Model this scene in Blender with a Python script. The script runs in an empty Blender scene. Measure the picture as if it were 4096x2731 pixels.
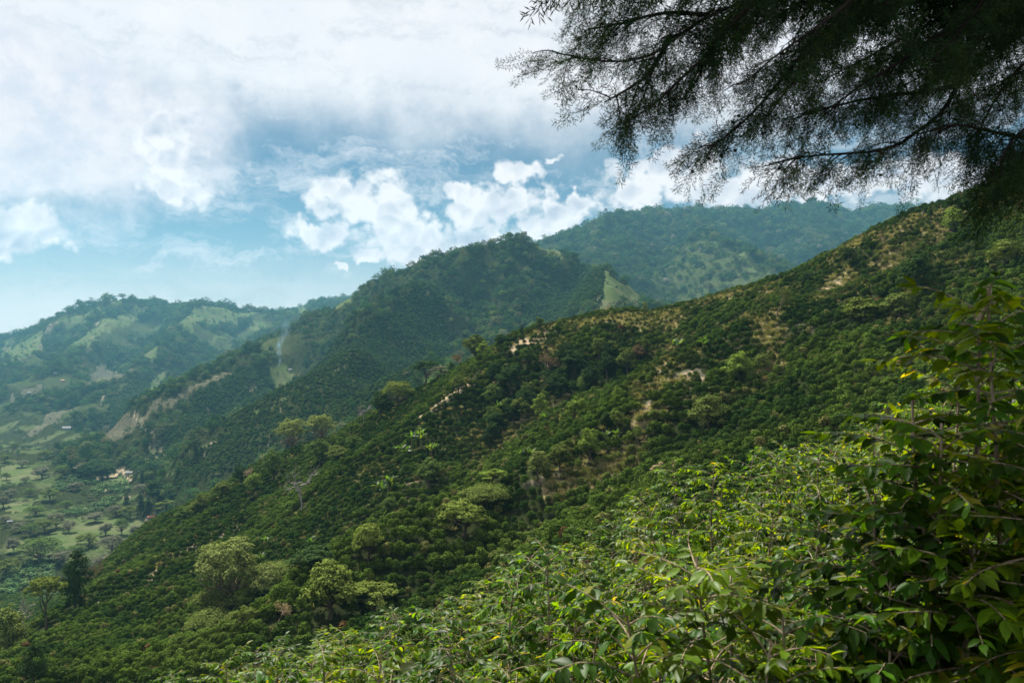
import bpy, math, random
import numpy as np
from mathutils import Vector, Matrix, Euler

# ------------------------------------------------------------------ camera, sky, sun, exposure
S = bpy.context.scene
COL = S.collection
FPX, CX, CY = 3184.0, 2048.0, 1365.5          # photograph: 4096 x 2731, 28 mm lens

cam_data = bpy.data.cameras.new('camera')
cam = bpy.data.objects.new('camera', cam_data)
COL.objects.link(cam)
cam_data.sensor_width = 36.0
cam_data.lens = 36.0 * FPX / 4096.0
cam_data.clip_start = 0.05
cam_data.clip_end = 60000.0
cam.location = (0, 0, 0)
cam.rotation_euler = (math.radians(90), 0, 0)
cam_data.dof.use_dof = True
cam_data.dof.focus_distance = 90.0
cam_data.dof.aperture_fstop = 4.0
S.camera = cam

SUN_AZ, SUN_EL = math.radians(-35), math.radians(54)      # azimuth from the view axis, + to the right
sun_dir = Vector((math.sin(SUN_AZ) * math.cos(SUN_EL), math.cos(SUN_AZ) * math.cos(SUN_EL), math.sin(SUN_EL)))
sl = bpy.data.lights.new('sun', 'SUN')
sl.energy = 5.0
sl.angle = math.radians(0.53)
sl.color = (1.0, 0.95, 0.84)
sun = bpy.data.objects.new('sun', sl)
COL.objects.link(sun)
sun.rotation_euler = (-sun_dir).to_track_quat('-Z', 'Y').to_euler()

S.view_settings.view_transform = 'Standard'
S.view_settings.look = 'None'
S.view_settings.exposure = 1.3
S.view_settings.gamma = 1.0
S.view_settings.use_curve_mapping = False
S.render.engine = 'CYCLES'
cy = S.cycles
cy.max_bounces = 5
cy.diffuse_bounces = 1
cy.glossy_bounces = 2
cy.transmission_bounces = 2
cy.transparent_max_bounces = 8
cy.volume_bounces = 0
cy.use_denoising = True
cy.use_adaptive_sampling = False
try:
    cy.denoiser = 'OPENIMAGEDENOISE'
    cy.denoising_input_passes = 'RGB_ALBEDO_NORMAL'
except Exception:
    pass


class NT:
    """a few shortcuts for building node trees"""
    def __init__(self, tree):
        self.t = tree
        tree.nodes.clear()

    def n(self, kind, **props):
        nd = self.t.nodes.new(kind)
        for k, v in props.items():
            setattr(nd, k, v)
        return nd

    def put(self, nd, key, val):
        s = nd.inputs[key]
        if isinstance(val, bpy.types.NodeSocket):
            self.t.links.new(val, s)
        elif val is not None:
            if s.type == 'RGBA' and len(val) == 3:
                val = (*val, 1)
            s.default_value = val

    def m(self, op, a, b=None, c=None, clamp=False):
        nd = self.n('ShaderNodeMath', operation=op, use_clamp=clamp)
        for i, v in enumerate((a, b, c)):
            self.put(nd, i, v)
        return nd.outputs[0]

    def v(self, op, a, b=None, scale=None):
        nd = self.n('ShaderNodeVectorMath', operation=op)
        self.put(nd, 0, a)
        if b is not None:
            self.put(nd, 1, b)
        if scale is not None:
            self.put(nd, 3, scale)
        return nd.outputs['Value'] if op in ('LENGTH', 'DOT_PRODUCT', 'DISTANCE') else nd.outputs[0]

    def noise(self, vec, scale, detail=5, rough=0.55, dist=0.0, lac=2.0):
        nd = self.n('ShaderNodeTexNoise')
        self.put(nd, 'Vector', vec)
        self.put(nd, 'Scale', scale)
        self.put(nd, 'Detail', detail)
        self.put(nd, 'Roughness', rough)
        self.put(nd, 'Lacunarity', lac)
        self.put(nd, 'Distortion', dist)
        return nd.outputs[0]

    def step(self, x, a, b, lo=0.0, hi=1.0, smooth=True):
        nd = self.n('ShaderNodeMapRange', interpolation_type='SMOOTHSTEP' if smooth else 'LINEAR')
        for k, val in zip(('Value', 'From Min', 'From Max', 'To Min', 'To Max'), (x, a, b, lo, hi)):
            self.put(nd, k, val)
        return nd.outputs[0]

    def mix(self, f, a, b, blend='MIX'):
        nd = self.n('ShaderNodeMix', data_type='RGBA', blend_type=blend)
        self.put(nd, 0, f)
        self.put(nd, 6, a)
        self.put(nd, 7, b)
        return nd.outputs[2]

    def comb(self, x, y, z=0.0):
        nd = self.n('ShaderNodeCombineXYZ')
        for i, val in enumerate((x, y, z)):
            self.put(nd, i, val)
        return nd.outputs[0]


def sky_angle(u, v):
    az = math.atan2(u - CX, FPX)
    el = math.atan2((CY - v) / FPX * math.cos(az), 1.0)
    return az, el


def build_world():
    w = bpy.data.worlds.new('World')
    S.world = w
    w.use_nodes = True
    N = NT(w.node_tree)
    sky = N.n('ShaderNodeTexSky', sky_type='NISHITA', sun_disc=False)
    sky.sun_elevation = SUN_EL
    sky.sun_rotation = SUN_AZ
    sky.altitude = 1500
    sky.air_density = 1.0
    sky.dust_density = 0.6
    sky.ozone_density = 1.0
    d = N.v('NORMALIZE', N.n('ShaderNodeTexCoord').outputs['Generated'])
    sep = N.n('ShaderNodeSeparateXYZ')
    N.put(sep, 0, d)
    az = N.m('ARCTAN2', sep.outputs[0], sep.outputs[1])
    el = N.m('ARCSINE', sep.outputs[2])
    ae = N.comb(az, el)
    # warp so that no outline is a clean ellipse
    wn = N.n('ShaderNodeTexNoise')
    N.put(wn, 'Vector', d)
    N.put(wn, 'Scale', 14.0)
    N.put(wn, 'Detail', 4.0)
    N.put(wn, 'Roughness', 0.62)
    warp = N.v('SCALE', N.v('SUBTRACT', wn.outputs[1], (0.5, 0.5, 0.5)), scale=0.095)
    aw = N.v('ADD', ae, warp)

    def blobs(lst, vec):
        out = None
        for (u, v, ru, rv) in lst:
            a, e = sky_angle(u, v)
            k = math.cos(a)
            q = N.v('MULTIPLY', N.v('SUBTRACT', vec, (a, e, 0)), (FPX / ru, FPX / rv, 0))
            val = N.m('SUBTRACT', 1.0, N.v('LENGTH', q))
            out = val if out is None else N.m('SMOOTH_MAX', out, val, 0.12)
        return out

    # heaped clouds standing behind the ridge
    heaps = [(690, 520, 105, 95), (720, 610, 95, 85), (610, 600, 100, 100), (1285, 935, 153, 78), (1340, 790, 112, 90), (1500, 830, 177, 102), (1560, 900, 129, 96), (1620, 980, 224, 114), (1500, 1050, 94, 54),
             (1700, 960, 129, 96), (1880, 850, 153, 108), (1830, 760, 88, 66), (1990, 800, 165, 90), (2080, 690, 112, 90), (2060, 850, 141, 96),
             (1900, 960, 153, 72), (2250, 850, 123, 90), (2330, 790, 64, 48), (2200, 940, 200, 72), (2560, 760, 165, 132), (2720, 700, 200, 132), (2860, 770, 306, 108),
             (2640, 640, 106, 72), (3050, 720, 212, 96), (3300, 740, 306, 72), (3700, 700, 330, 108),
             (700, 745, 177, 90), (620, 775, 94, 60), (60, 950, 224, 96), (20, 900, 141, 72),
             (1350, 1090, 35, 26), (2200, 620, 47, 30)]
    field = blobs(heaps, aw)
    fine = N.noise(d, 30.0, 7, 0.62)
    puff_in = N.v('ADD', d, N.v('SCALE', N.v('SUBTRACT', wn.outputs[1], (0.5, 0.5, 0.5)), scale=0.035))

    def puffs(vec, scale):
        nd = N.n('ShaderNodeTexVoronoi', feature='F1')
        N.put(nd, 'Vector', vec)
        N.put(nd, 'Scale', scale)
        return nd.outputs['Distance']
    pa, pb = puffs(puff_in, 42.0), puffs(puff_in, 105.0)
    heap_n = N.m('ADD', N.m('MULTIPLY', N.m('SUBTRACT', 0.48, pa), 0.6), N.m('MULTIPLY', N.m('SUBTRACT', 0.48, pb), 0.26))
    heap_n = N.m('ADD', heap_n, N.m('MULTIPLY', N.m('SUBTRACT', fine, 0.5), 0.9))
    dens = N.m('ADD', field, heap_n)
    heap_mask = N.step(dens, -0.05, 0.46)
    # relief of the heaps: the side of each puff that looks up towards the sun is the bright one
    puff_up = N.v('ADD', puff_in, (-0.0025, 0.0, 0.0065))
    relief = N.m('SUBTRACT', puffs(puff_up, 42.0), pa)
    base = N.step(dens, 0.25, 1.0)
    broad = N.m('SUBTRACT', N.noise(N.v('ADD', d, (-0.006, 0.0, 0.022)), 22.0, 2, 0.5), N.noise(d, 22.0, 2, 0.5))
    shade = N.m('ADD', N.m('SUBTRACT', N.m('MULTIPLY', relief, -1.0), N.m('MULTIPLY', broad, 1.7)), N.m('SUBTRACT', 0.92, N.m('MULTIPLY', base, 0.30)))
    shade = N.m('ADD', shade, N.m('MULTIPLY', N.m('SUBTRACT', fine, 0.5), 0.7), clamp=True)
    heap_col = N.mix(shade, (0.58, 0.62, 0.75), (1.12, 1.07, 1.08))

    # soft wide bank on the left, no hard edge
    soft = blobs([(150, 480, 620, 380), (420, 560, 480, 300), (60, 700, 500, 130), (620, 560, 230, 170)], aw)
    soft_n = N.noise(d, 9.0, 5, 0.6)
    softm = N.step(N.m('ADD', soft, N.m('MULTIPLY', N.m('SUBTRACT', soft_n, 0.5), 0.9)), -0.12, 0.55)
    soft_col = N.mix(N.step(fine, 0.3, 0.68), (0.84, 0.84, 0.94), (1.1, 1.02, 1.04))

    # high thin veil: closed overhead, torn into streaks lower down
    sv = N.v('MULTIPLY', ae, (2.4, 15.0, 1.0))
    sv = N.v('ADD', sv, N.v('SCALE', N.v('SUBTRACT', wn.outputs[1], (0.5, 0.5, 0.5)), scale=0.9))
    tilt = N.n('ShaderNodeMapping')
    N.put(tilt, 'Vector', sv)
    N.put(tilt, 'Rotation', (0, 0, -0.16))
    streak = N.noise(tilt.outputs[0], 2.3, 6, 0.62)
    edge = N.m('ADD', el, N.m('MULTIPLY', N.m('SUBTRACT', soft_n, 0.5), 0.12))
    high = N.step(edge, 0.205, 0.315)
    thin = N.step(streak, 0.40, 0.72, 0.0, 0.62)
    low = N.step(el, 0.15, 0.0, 0.0, 0.85)
    lowm = N.m('MULTIPLY', low, N.step(streak, 0.30, 0.62, 0.65, 1.0))
    veil = N.m('MAXIMUM', N.m('MAXIMUM', N.m('MULTIPLY', high, N.step(streak, 0.20, 0.54, 0.68, 1.0)), thin), lowm)
    veil_col = N.mix(N.step(soft_n, 0.32, 0.68), (0.99, 0.98, 1.03), (1.08, 1.05, 1.07))

    bs = N.n('ShaderNodeBackground')
    N.put(bs, 0, N.mix(1.0, sky.outputs[0], (0.37, 0.47, 0.475), 'MULTIPLY'))
    N.put(bs, 1, 0.05)

    def over(under, col, mask):
        b = N.n('ShaderNodeBackground')
        N.put(b, 0, col)
        N.put(b, 1, 0.36)
        mx = N.n('ShaderNodeMixShader')
        N.put(mx, 0, mask)
        N.t.links.new(under, mx.inputs[1])
        N.t.links.new(b.outputs[0], mx.inputs[2])
        return mx.outputs[0]
    o = over(bs.outputs[0], veil_col, veil)
    o = over(o, soft_col, N.m('MULTIPLY', softm, 0.9))
    o = over(o, heap_col, heap_mask)
    out = N.n('ShaderNodeOutputWorld')
    N.t.links.new(o, out.inputs[0])
    w.cycles.sampling_method = 'NONE'
    w.cycles.sample_map_resolution = 1024


build_world()

# ------------------------------------------------------------------ numeric helpers
RNG = np.random.default_rng(7)


def pnoise(x, y, seed=0):
    x = np.asarray(x, float)
    y = np.asarray(y, float)
    xi = np.floor(x).astype(np.int64)
    yi = np.floor(y).astype(np.int64)
    fx, fy = x - xi, y - yi

    def grad(ix, iy, dx, dy):
        h = (ix * 374761393 + iy * 668265263 + seed * 1442695041) & 0xFFFFFFFF
        h = ((h ^ (h >> 13)) * 1274126177) & 0xFFFFFFFF
        a = ((h ^ (h >> 16)) & 0xFFFF) / 65536.0 * 2 * np.pi
        return np.cos(a) * dx + np.sin(a) * dy
    sx = fx * fx * fx * (fx * (fx * 6 - 15) + 10)
    sy = fy * fy * fy * (fy * (fy * 6 - 15) + 10)
    n0 = grad(xi, yi, fx, fy) * (1 - sx) + grad(xi + 1, yi, fx - 1, fy) * sx
    n1 = grad(xi, yi + 1, fx, fy - 1) * (1 - sx) + grad(xi + 1, yi + 1, fx - 1, fy - 1) * sx
    return (n0 * (1 - sy) + n1 * sy) * 1.5


def fbm(x, y, octv=4, seed=0, gain=0.5):
    s, a, f = 0.0, 1.0, 1.0
    for i in range(octv):
        s = s + a * pnoise(x * f + 17.3 * i, y * f - 9.1 * i, seed + i)
        a *= gain
        f *= 2.03
    return s


def sstep(x, a, b):
    t = np.clip((x - a) / (b - a), 0, 1)
    return t * t * (3 - 2 * t)


# ------------------------------------------------------------------ the lie of the land
# survey points: bearing and height angle as sighted in the photograph, with the distance in metres
SURVEY = []


def line(pts):
    """polyline of (u, v, distance), resampled so that crests stay crests"""
    for (a, b) in zip(pts[:-1], pts[1:]):
        n = max(1, int(abs(b[0] - a[0]) / 110 + abs(b[1] - a[1]) / 110))
        for k in range(n):
            t = k / n
            SURVEY.append((a[0] + (b[0] - a[0]) * t, a[1] + (b[1] - a[1]) * t, math.exp(math.log(a[2]) * (1 - t) + math.log(b[2]) * t)))
    SURVEY.append(pts[-1])


def level(us, d, zf):
    for u in us:
        x = (u - CX) / FPX * d
        SURVEY.append((u, CY - zf(x, d) / d * FPX, d))


# near bank with the coffee plants
for d_ in (4.5, 8.0, 12.0, 16.0):
    level((-1300, -500, 300, 1000, 1700, 2400, 3100, 3800, 4500, 5300), d_, lambda x, d: -4.2 + 0.33 * x - 0.1 * d)
level((-1300, 300, 2048, 3800, 5300), 1.4, lambda x, d: -1.75)
level((-1300, 300, 2048, 3800, 5300), 2.6, lambda x, d: -2.9 + 0.25 * x)
level((-1300, -500, 300, 1000, 1700, 2400, 3100, 3800, 4500, 5300), 24.0, lambda x, d: -9.0 + 0.36 * x)
# gully between the bank and the big slope
line([(-1300, 3700, 85), (0, 3450, 82), (700, 3150, 80), (1500, 2860, 78), (2300, 2560, 76), (3000, 2220, 74), (3400, 1980, 74), (4096, 1480, 78), (4700, 1100, 85), (5400, 900, 95)])
# big slope: foot, belly, crest
line([(-1300, 3150, 130), (-600, 2950, 128), (0, 2780, 125), (500, 2720, 122), (1000, 2620, 118), (1500, 2430, 116), (2000, 2230, 120), (2400, 2030, 126), (2800, 1800, 134), (3300, 1620, 140), (3600, 1480, 146), (4096, 1240, 152), (4700, 980, 160), (5400, 800, 170)])
line([(600, 2520, 170), (1000, 2400, 160), (1500, 2160, 165), (2000, 1990, 165), (2400, 1790, 168), (2800, 1560, 172), (3200, 1420, 176), (3600, 1220, 182), (4096, 1010, 188), (4700, 800, 190)])
line([(1300, 1990, 230), (1700, 1830, 220), (2000, 1710, 215), (2300, 1570, 218), (2650, 1420, 222), (3000, 1310, 222), (3300, 1200, 222), (3700, 1020, 222), (4096, 880, 225)])
line([(5400, 480, 240), (4700, 560, 240), (4096, 735, 240), (3830, 818, 240), (3600, 885, 242), (3400, 1000, 246), (3250, 1090, 252), (3100, 1145, 258), (2900, 1195, 264), (2700, 1235, 270), (2500, 1245, 278), (2350, 1272, 284), (2200, 1312, 290), (2080, 1352, 296), (1950, 1413, 302), (1800, 1496, 310), (1650, 1574, 318), (1500, 1666, 326), (1350, 1748, 334), (1200, 1800, 345)])
line([(1220, 1975, 285), (1090, 2055, 275), (900, 2150, 262), (750, 2215, 252), (590, 2330, 238), (400, 2412, 222), (200, 2530, 205), (0, 2650, 188), (-400, 2850, 175), (-1200, 3150, 170)])
line([(1200, 1800, 345), (1060, 1838, 362), (820, 1988, 372), (620, 2092, 380), (480, 2205, 378), (340, 2332, 370), (180, 2460, 355), (0, 2580, 335), (-500, 2800, 300), (-1200, 3100, 280)])
# hidden hollow behind the crest
line([(5400, 760, 330), (4700, 820, 330), (4096, 960, 335), (3600, 1130, 350), (3200, 1290, 380), (2700, 1420, 420), (2300, 1500, 440), (2000, 1620, 460), (1700, 1770, 470), (1400, 1930, 480), (1150, 2040, 490), (900, 2150, 500), (600, 2300, 510), (400, 2390, 520)])
line([(4700, 900, 700), (4096, 1050, 720), (3400, 1330, 800), (3000, 1420, 800)])
# valley floor
for d_ in (540, 620, 720, 860, 1010, 1180):
    level([u for u in (-1300, -700, -300, 0, 200, 400, 520, 620) if u < 640 - (d_ - 540) * 0.35 + (150 if d_ in (720, 860) else 0)], d_, lambda x, d: -170 + 0.02 * (d - 540))
# coffee spurs beyond the hollow
line([(1440, 1385, 900), (1350, 1420, 880), (1250, 1490, 860), (1150, 1560, 840), (1000, 1640, 810), (850, 1745, 790), (720, 1850, 775), (650, 1930, 770), (600, 2010, 765)])
line([(1950, 1460, 640), (1750, 1520, 640), (1500, 1600, 640), (1300, 1700, 640), (1100, 1800, 650), (900, 1900, 660), (750, 1990, 670)])
line([(1440, 1385, 900), (1560, 1450, 780), (1700, 1540, 660)])
line([(1560, 1410, 930), (1750, 1440, 820), (1860, 1460, 720)])
# central mountain
line([(1250, 1262, 1600), (1310, 1240, 1560), (1380, 1195, 1530), (1450, 1152, 1510), (1550, 1085, 1490), (1650, 1042, 1470), (1720, 1012, 1460), (1800, 992, 1450), (1900, 977, 1440), (1960, 967, 1430), (2050, 967, 1420), (2130, 978, 1410), (2220, 1012, 1390), (2290, 1062, 1350), (2390, 1070, 1240), (2440, 1102, 1210), (2520, 1172, 1170), (2580, 1217, 1140), (2650, 1250, 1110)])
line([(1830, 1072, 1330), (1740, 1132, 1250), (1650, 1230, 1150), (1560, 1302, 1080), (1480, 1345, 1000), (1440, 1385, 900)])
line([(1960, 1180, 1230), (1900, 1290, 1080), (1840, 1400, 930), (1800, 1470, 800)])
line([(2390, 1070, 1240), (2405, 1150, 1120), (2420, 1240, 990), (2430, 1330, 880)])
line([(2100, 1140, 1220), (2180, 1220, 1080), (2050, 1340, 930), (2250, 1300, 900)])
line([(2600, 1330, 880), (2400, 1390, 760), (2150, 1430, 680), (1980, 1470, 640)])
# spur with the cleared field
line([(1300, 1250, 1560), (1180, 1300, 1500), (1080, 1352, 1450), (980, 1402, 1400), (880, 1452, 1340), (760, 1510, 1270), (640, 1578, 1200), (540, 1640, 1130), (440, 1732, 1060), (370, 1800, 1010), (300, 1850, 970)])
line([(1260, 1420, 1200), (1150, 1482, 1130), (1000, 1575, 1060), (850, 1680, 1000), (700, 1800, 930), (600, 1900, 880)])
line([(1330, 1500, 980), (1150, 1600, 950), (1000, 1690, 920), (850, 1790, 880), (720, 1900, 850)])
line([(1330, 1330, 1330), (1430, 1330, 1180), (1350, 1420, 1050)])
# behind the spur
line([(1250, 1330, 2000), (1100, 1400, 1900), (950, 1450, 1800), (760, 1545, 1650), (560, 1660, 1450), (420, 1770, 1300)])
# hidden low ground behind the mountain
line([(1400, 1330, 1900), (1700, 1260, 1850), (2000, 1190, 1750), (2250, 1180, 1650), (2500, 1260, 1450), (2700, 1330, 1320), (3000, 1360, 1250), (3400, 1330, 1150)])
# far right range
line([(1700, 1150, 2500), (2000, 1040, 2500), (2180, 966, 2550), (2300, 922, 2650), (2450, 872, 2800), (2600, 832, 2900), (2800, 826, 2950), (3000, 830, 2980), (3130, 840, 3000), (3300, 824, 3150), (3500, 820, 3250), (3700, 826, 3300), (3950, 832, 3400), (4700, 860, 3500), (5400, 900, 3500)])
line([(2650, 900, 2650), (2780, 962, 2350), (2880, 1005, 2150), (3000, 1062, 1980), (3130, 1135, 1820), (3250, 1195, 1700)])
line([(2480, 1010, 2250), (2600, 1090, 2000), (2720, 1170, 1750), (2850, 1240, 1550)])
line([(3100, 930, 2800), (3230, 1020, 2550), (3330, 1110, 2300), (3420, 1180, 2100)])
line([(3400, 860, 3050), (3520, 950, 2800), (3620, 1040, 2600), (3700, 1120, 2400)])
line([(4000, 900, 3100), (4200, 1000, 2700), (4700, 1000, 2600)])
# far left range
line([(-1300, 1640, 3300), (-600, 1500, 3250), (-250, 1420, 3250), (0, 1357, 3200), (150, 1302, 3200), (300, 1242, 3150), (400, 1212, 3100), (480, 1209, 3100), (600, 1217, 3100), (700, 1224, 3100), (800, 1217, 3100), (900, 1224, 3100), (1000, 1234, 3150), (1100, 1243, 3250), (1145, 1243, 3400)])
line([(1145, 1246, 3400), (1190, 1222, 3700), (1245, 1197, 3800), (1350, 1195, 3900), (1500, 1200, 3900), (1800, 1225, 3900), (2100, 1150, 4000)])
line([(480, 1209, 3100), (430, 1290, 2750), (340, 1380, 2400), (250, 1460, 2150), (150, 1560, 1900)])
line([(800, 1217, 3100), (740, 1300, 2650), (660, 1370, 2350), (560, 1450, 2100), (430, 1540, 1850), (350, 1610, 1650)])
line([(640, 1290, 2850), (520, 1390, 2500), (400, 1500, 2150)])
line([(1100, 1290, 2800), (950, 1360, 2450), (800, 1440, 2100), (660, 1520, 1850)])
line([(100, 1400, 2800), (20, 1480, 2400), (-100, 1560, 2100)])
line([(-600, 1650, 2200), (-100, 1650, 1800), (200, 1680, 1550), (350, 1740, 1350)])
line([(-600, 1800, 1450), (0, 1790, 1400), (220, 1800, 1300)])
# beyond everything
level((-1300, 0, 1300, 2600, 4000, 5400), 5200, lambda x, d: -120)
level((-1300, 0, 1300, 2600, 4000, 5400), 9500, lambda x, d: -150)

SP = np.array(SURVEY, float)
KL = 0.33                                           # metric: bearing against log distance


def fit():
    q = np.c_[(SP[:, 0] - CX) / FPX, np.log(SP[:, 2]) * KL]
    val = (CY - SP[:, 1]) / FPX
    n = len(q)
    D = np.sqrt(((q[:, None] - q[None]) ** 2).sum(-1) + 1e-5)
    P = np.c_[np.ones(n), q]
    A = np.zeros((n + 3, n + 3))
    A[:n, :n] = D + np.eye(n) * -0.0015
    A[:n, n:] = P
    A[n:, :n] = P.T
    sol = np.linalg.solve(A, np.r_[val, np.zeros(3)])
    return q, sol


QC, QW = fit()
NU, ND = 760, 560
T0, T1 = -1.05, 1.05
LMIN, LMAX = math.log(1.5), math.log(4400.0)
_s = np.linspace(0, 1, ND)
LG = LMIN + (LMAX - LMIN) * (0.62 * _s + 0.38 * (1 - (1 - _s) ** 2.0))     # closer rows far away
TG = np.linspace(T0, T1, NU)
tt, ll = np.meshgrid(TG, LG)                        # rows: distance, columns: bearing


def rbf(t, l):
    q = np.c_[t.ravel(), l.ravel() * KL]
    out = np.empty(len(q))
    for i in range(0, len(q), 20000):
        b = q[i:i + 20000]
        D = np.sqrt((b[:, :1] - QC[:, 0]) ** 2 + (b[:, 1:] - QC[:, 1]) ** 2 + 1e-5)
        out[i:i + 20000] = D @ QW[:-3] + QW[-3] + b @ QW[-2:]
    return out.reshape(t.shape)


# interpolate on a half-resolution lattice, then refine
dG = np.exp(ll)
xG, yG = tt * dG, dG
zG = rbf(tt, ll) * dG
f_far = sstep(dG, 560, 1100)
f_mid = sstep(dG, 95, 170)
valley = sstep(zG, -150, -163) * sstep(dG, 500, 560)
r1 = 1 - np.abs(fbm(xG / 330, yG / 330, 3, 11))
zG = zG + (r1 - 0.72) * 30 * f_far * (1 - valley) * np.clip(dG / 1800, 0.3, 1.2)
zG = zG + fbm(xG / 75, yG / 75, 4, 5) * (2.0 * f_mid + 6.0 * f_far) * (1 - 0.9 * valley)
zG = zG + fbm(xG / 24, yG / 24, 3, 9) * (0.45 * f_mid + 0.8 * f_far)
zG = zG + fbm(xG / 2.2, yG / 2.2, 3, 3) * 0.12 * (1 - f_mid)


def gsample(arr, t, l):
    """bilinear look-up of a lattice array at bearing t and log distance l"""
    fi = np.clip((np.asarray(t) - T0) / (T1 - T0) * (NU - 1), 0, NU - 1.001)
    fj = np.clip(np.interp(l, LG, np.arange(ND)), 0, ND - 1.001)
    i, j = fi.astype(int), fj.astype(int)
    a, b = fi - i, fj - j
    return (arr[j, i] * (1 - a) + arr[j, i + 1] * a) * (1 - b) + (arr[j + 1, i] * (1 - a) + arr[j + 1, i + 1] * a) * b


def height(x, y):
    y = np.maximum(np.asarray(y, float), 1.5)
    return gsample(zG, np.asarray(x) / y, np.log(y))


def hit(u, v, dmin=55.0):
    """where the sight line through a point of the photograph meets the land"""
    t = (u - CX) / FPX
    e = (CY - v) / FPX
    ds = np.exp(np.linspace(math.log(dmin), math.log(4300), 2600))
    z = gsample(zG, np.full_like(ds, t), np.log(ds))
    k = np.nonzero(z >= e * ds)[0]
    if len(k) == 0:
        k = [int(np.argmax(z / ds))]
    d = ds[k[0]]
    return t * d, d, float(z[k[0]])


# spurs and hollows, laid along the ground
def carve(pts, amp, width, dmin=55.0):
    global zG
    P = []
    for (a, b) in zip(pts[:-1], pts[1:]):
        n = max(2, int(math.hypot(b[0] - a[0], b[1] - a[1]) / 14))
        for k in range(n):
            P.append(hit(a[0] + (b[0] - a[0]) * k / n, a[1] + (b[1] - a[1]) * k / n, dmin)[:2])
    P.append(hit(*pts[-1], dmin)[:2])
    P = np.array(P)
    P[1:-1] = (P[:-2] + P[1:-1] * 2 + P[2:]) / 4
    lo, hi = P.min(0) - 3 * width, P.max(0) + 3 * width
    m = (xG > lo[0]) & (xG < hi[0]) & (yG > lo[1]) & (yG < hi[1])
    q = np.c_[xG[m], yG[m]]
    best = np.full(len(q), 1e18)
    for A, B in zip(P[:-1], P[1:]):
        ab = B - A
        t = np.clip(((q - A) @ ab) / (ab @ ab + 1e-9), 0, 1)
        best = np.minimum(best, ((q - A - t[:, None] * ab) ** 2).sum(1))
    r = np.sqrt(best) * (1 + 0.25 * pnoise(q[:, 0] / width, q[:, 1] / width, 3))
    zz = zG.copy()
    zz[m] += amp * np.exp(-(r / width) ** 1.6)
    CARVED.append(zz - zG)


CARVED = []
for p_, a_, w_ in (
        ([(3150, 1290), (2900, 1450), (2600, 1580), (2450, 1760), (2150, 1960), (1850, 2080), (1550, 2220), (1300, 2330)], 6.5, 15),
        ([(2600, 1370), (2300, 1470), (2080, 1600), (1900, 1760), (1650, 1950), (1400, 2150), (1150, 2330)], -9, 19),
        ([(3600, 1230), (3200, 1450), (2800, 1690), (2400, 1930), (2000, 2160), (1600, 2350)], -5, 13),
        ([(2000, 1440), (1830, 1600), (1650, 1740), (1450, 1870), (1250, 1990)], 4, 12),
        ([(1090, 2058), (900, 2152), (750, 2217), (590, 2332), (400, 2414), (200, 2532)], 4, 12),
        ([(3700, 1000), (3400, 1130), (3150, 1230)], -3.5, 12),
        ([(4000, 900), (3700, 1100), (3450, 1330), (3200, 1550)], 4, 12)):
    carve(p_, a_, w_)
for p_, a_, w_ in (
        ([(1830, 1075), (1740, 1135), (1650, 1232), (1560, 1304), (1480, 1345)], 42, 55),
        ([(1930, 1130), (1880, 1260), (1830, 1370), (1780, 1450)], -46, 65),
        ([(1650, 1110), (1560, 1200), (1450, 1290), (1350, 1370), (1250, 1440)], -40, 60),
        ([(2300, 1070), (2390, 1075), (2405, 1150), (2420, 1235)], 30, 45),
        ([(2260, 1080), (2200, 1180), (2120, 1280), (2000, 1380)], -44, 60),
        ([(2060, 990), (2030, 1100), (1990, 1200), (1960, 1300)], 30, 50),
        ([(1400, 1433), (1172, 1576), (960, 1700), (760, 1830)], 12, 32),
        ([(1520, 1470), (1300, 1620), (1100, 1740), (950, 1850)], -16, 38),
        ([(1750, 1470), (1560, 1540), (1350, 1680), (1150, 1790)], 12, 32),
        ([(1060, 1370), (900, 1450), (700, 1560), (520, 1670)], 12, 40),
        ([(1180, 1400), (1020, 1500), (850, 1620), (680, 1750)], -18, 45),
        ([(2780, 962), (2880, 1005), (3000, 1062), (3130, 1130), (3230, 1185)], 48, 100),
        ([(2650, 950), (2620, 1060), (2700, 1150), (2830, 1230)], -52, 110),
        ([(2990, 890), (3100, 1000), (3250, 1100)], -58, 115),
        ([(3250, 840), (3330, 950), (3400, 1050)], 42, 100),
        ([(3450, 860), (3530, 980)], -48, 110), ([(3650, 850), (3620, 960)], 40, 100),
        ([(2450, 890), (2500, 1000), (2580, 1090)], 38, 95),
        ([(480, 1215), (430, 1290), (340, 1380), (250, 1460), (150, 1560)], 42, 100),
        ([(600, 1240), (520, 1380), (400, 1500)], -52, 110),
        ([(800, 1225), (740, 1300), (660, 1370), (560, 1450), (430, 1540)], 38, 100),
        ([(960, 1260), (850, 1360), (660, 1500)], -48, 100),
        ([(250, 1270), (150, 1370), (60, 1480)], 36, 95), ([(330, 1270), (250, 1380), (150, 1470)], -42, 95)):
    carve(p_, a_, w_, 520)
zG = zG + sum(CARVED)
zG = zG - 0.0072 * dG * sstep(dG, 950, 1250) * (1 - valley)      # the sighted skylines are treetops

# what can be seen from about here (a step to the side included)
elev = zG / dG
run = np.maximum.accumulate(np.where(dG > 40, elev, -9), axis=0)
VIS = elev + np.where(dG < 600, 6.0, 14.0) / dG >= run - 0.012
VIS &= np.abs(tt) < 0.72
VISF = VIS.astype(float)


def inpoly(x, y, poly):
    x = np.asarray(x)
    y = np.asarray(y)
    r = np.zeros(x.shape, bool)
    n = len(poly)
    for i in range(n):
        x0, y0 = poly[i]
        x1, y1 = poly[(i + 1) % n]
        if y0 == y1:
            continue
        c = ((y0 > y) != (y1 > y)) & (x < (x1 - x0) * (y - y0) / (y1 - y0) + x0)
        r ^= c
    return r


def ground_poly(pts, dmin=55.0):
    return [hit(u, v, dmin)[:2] for u, v in pts]


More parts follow.
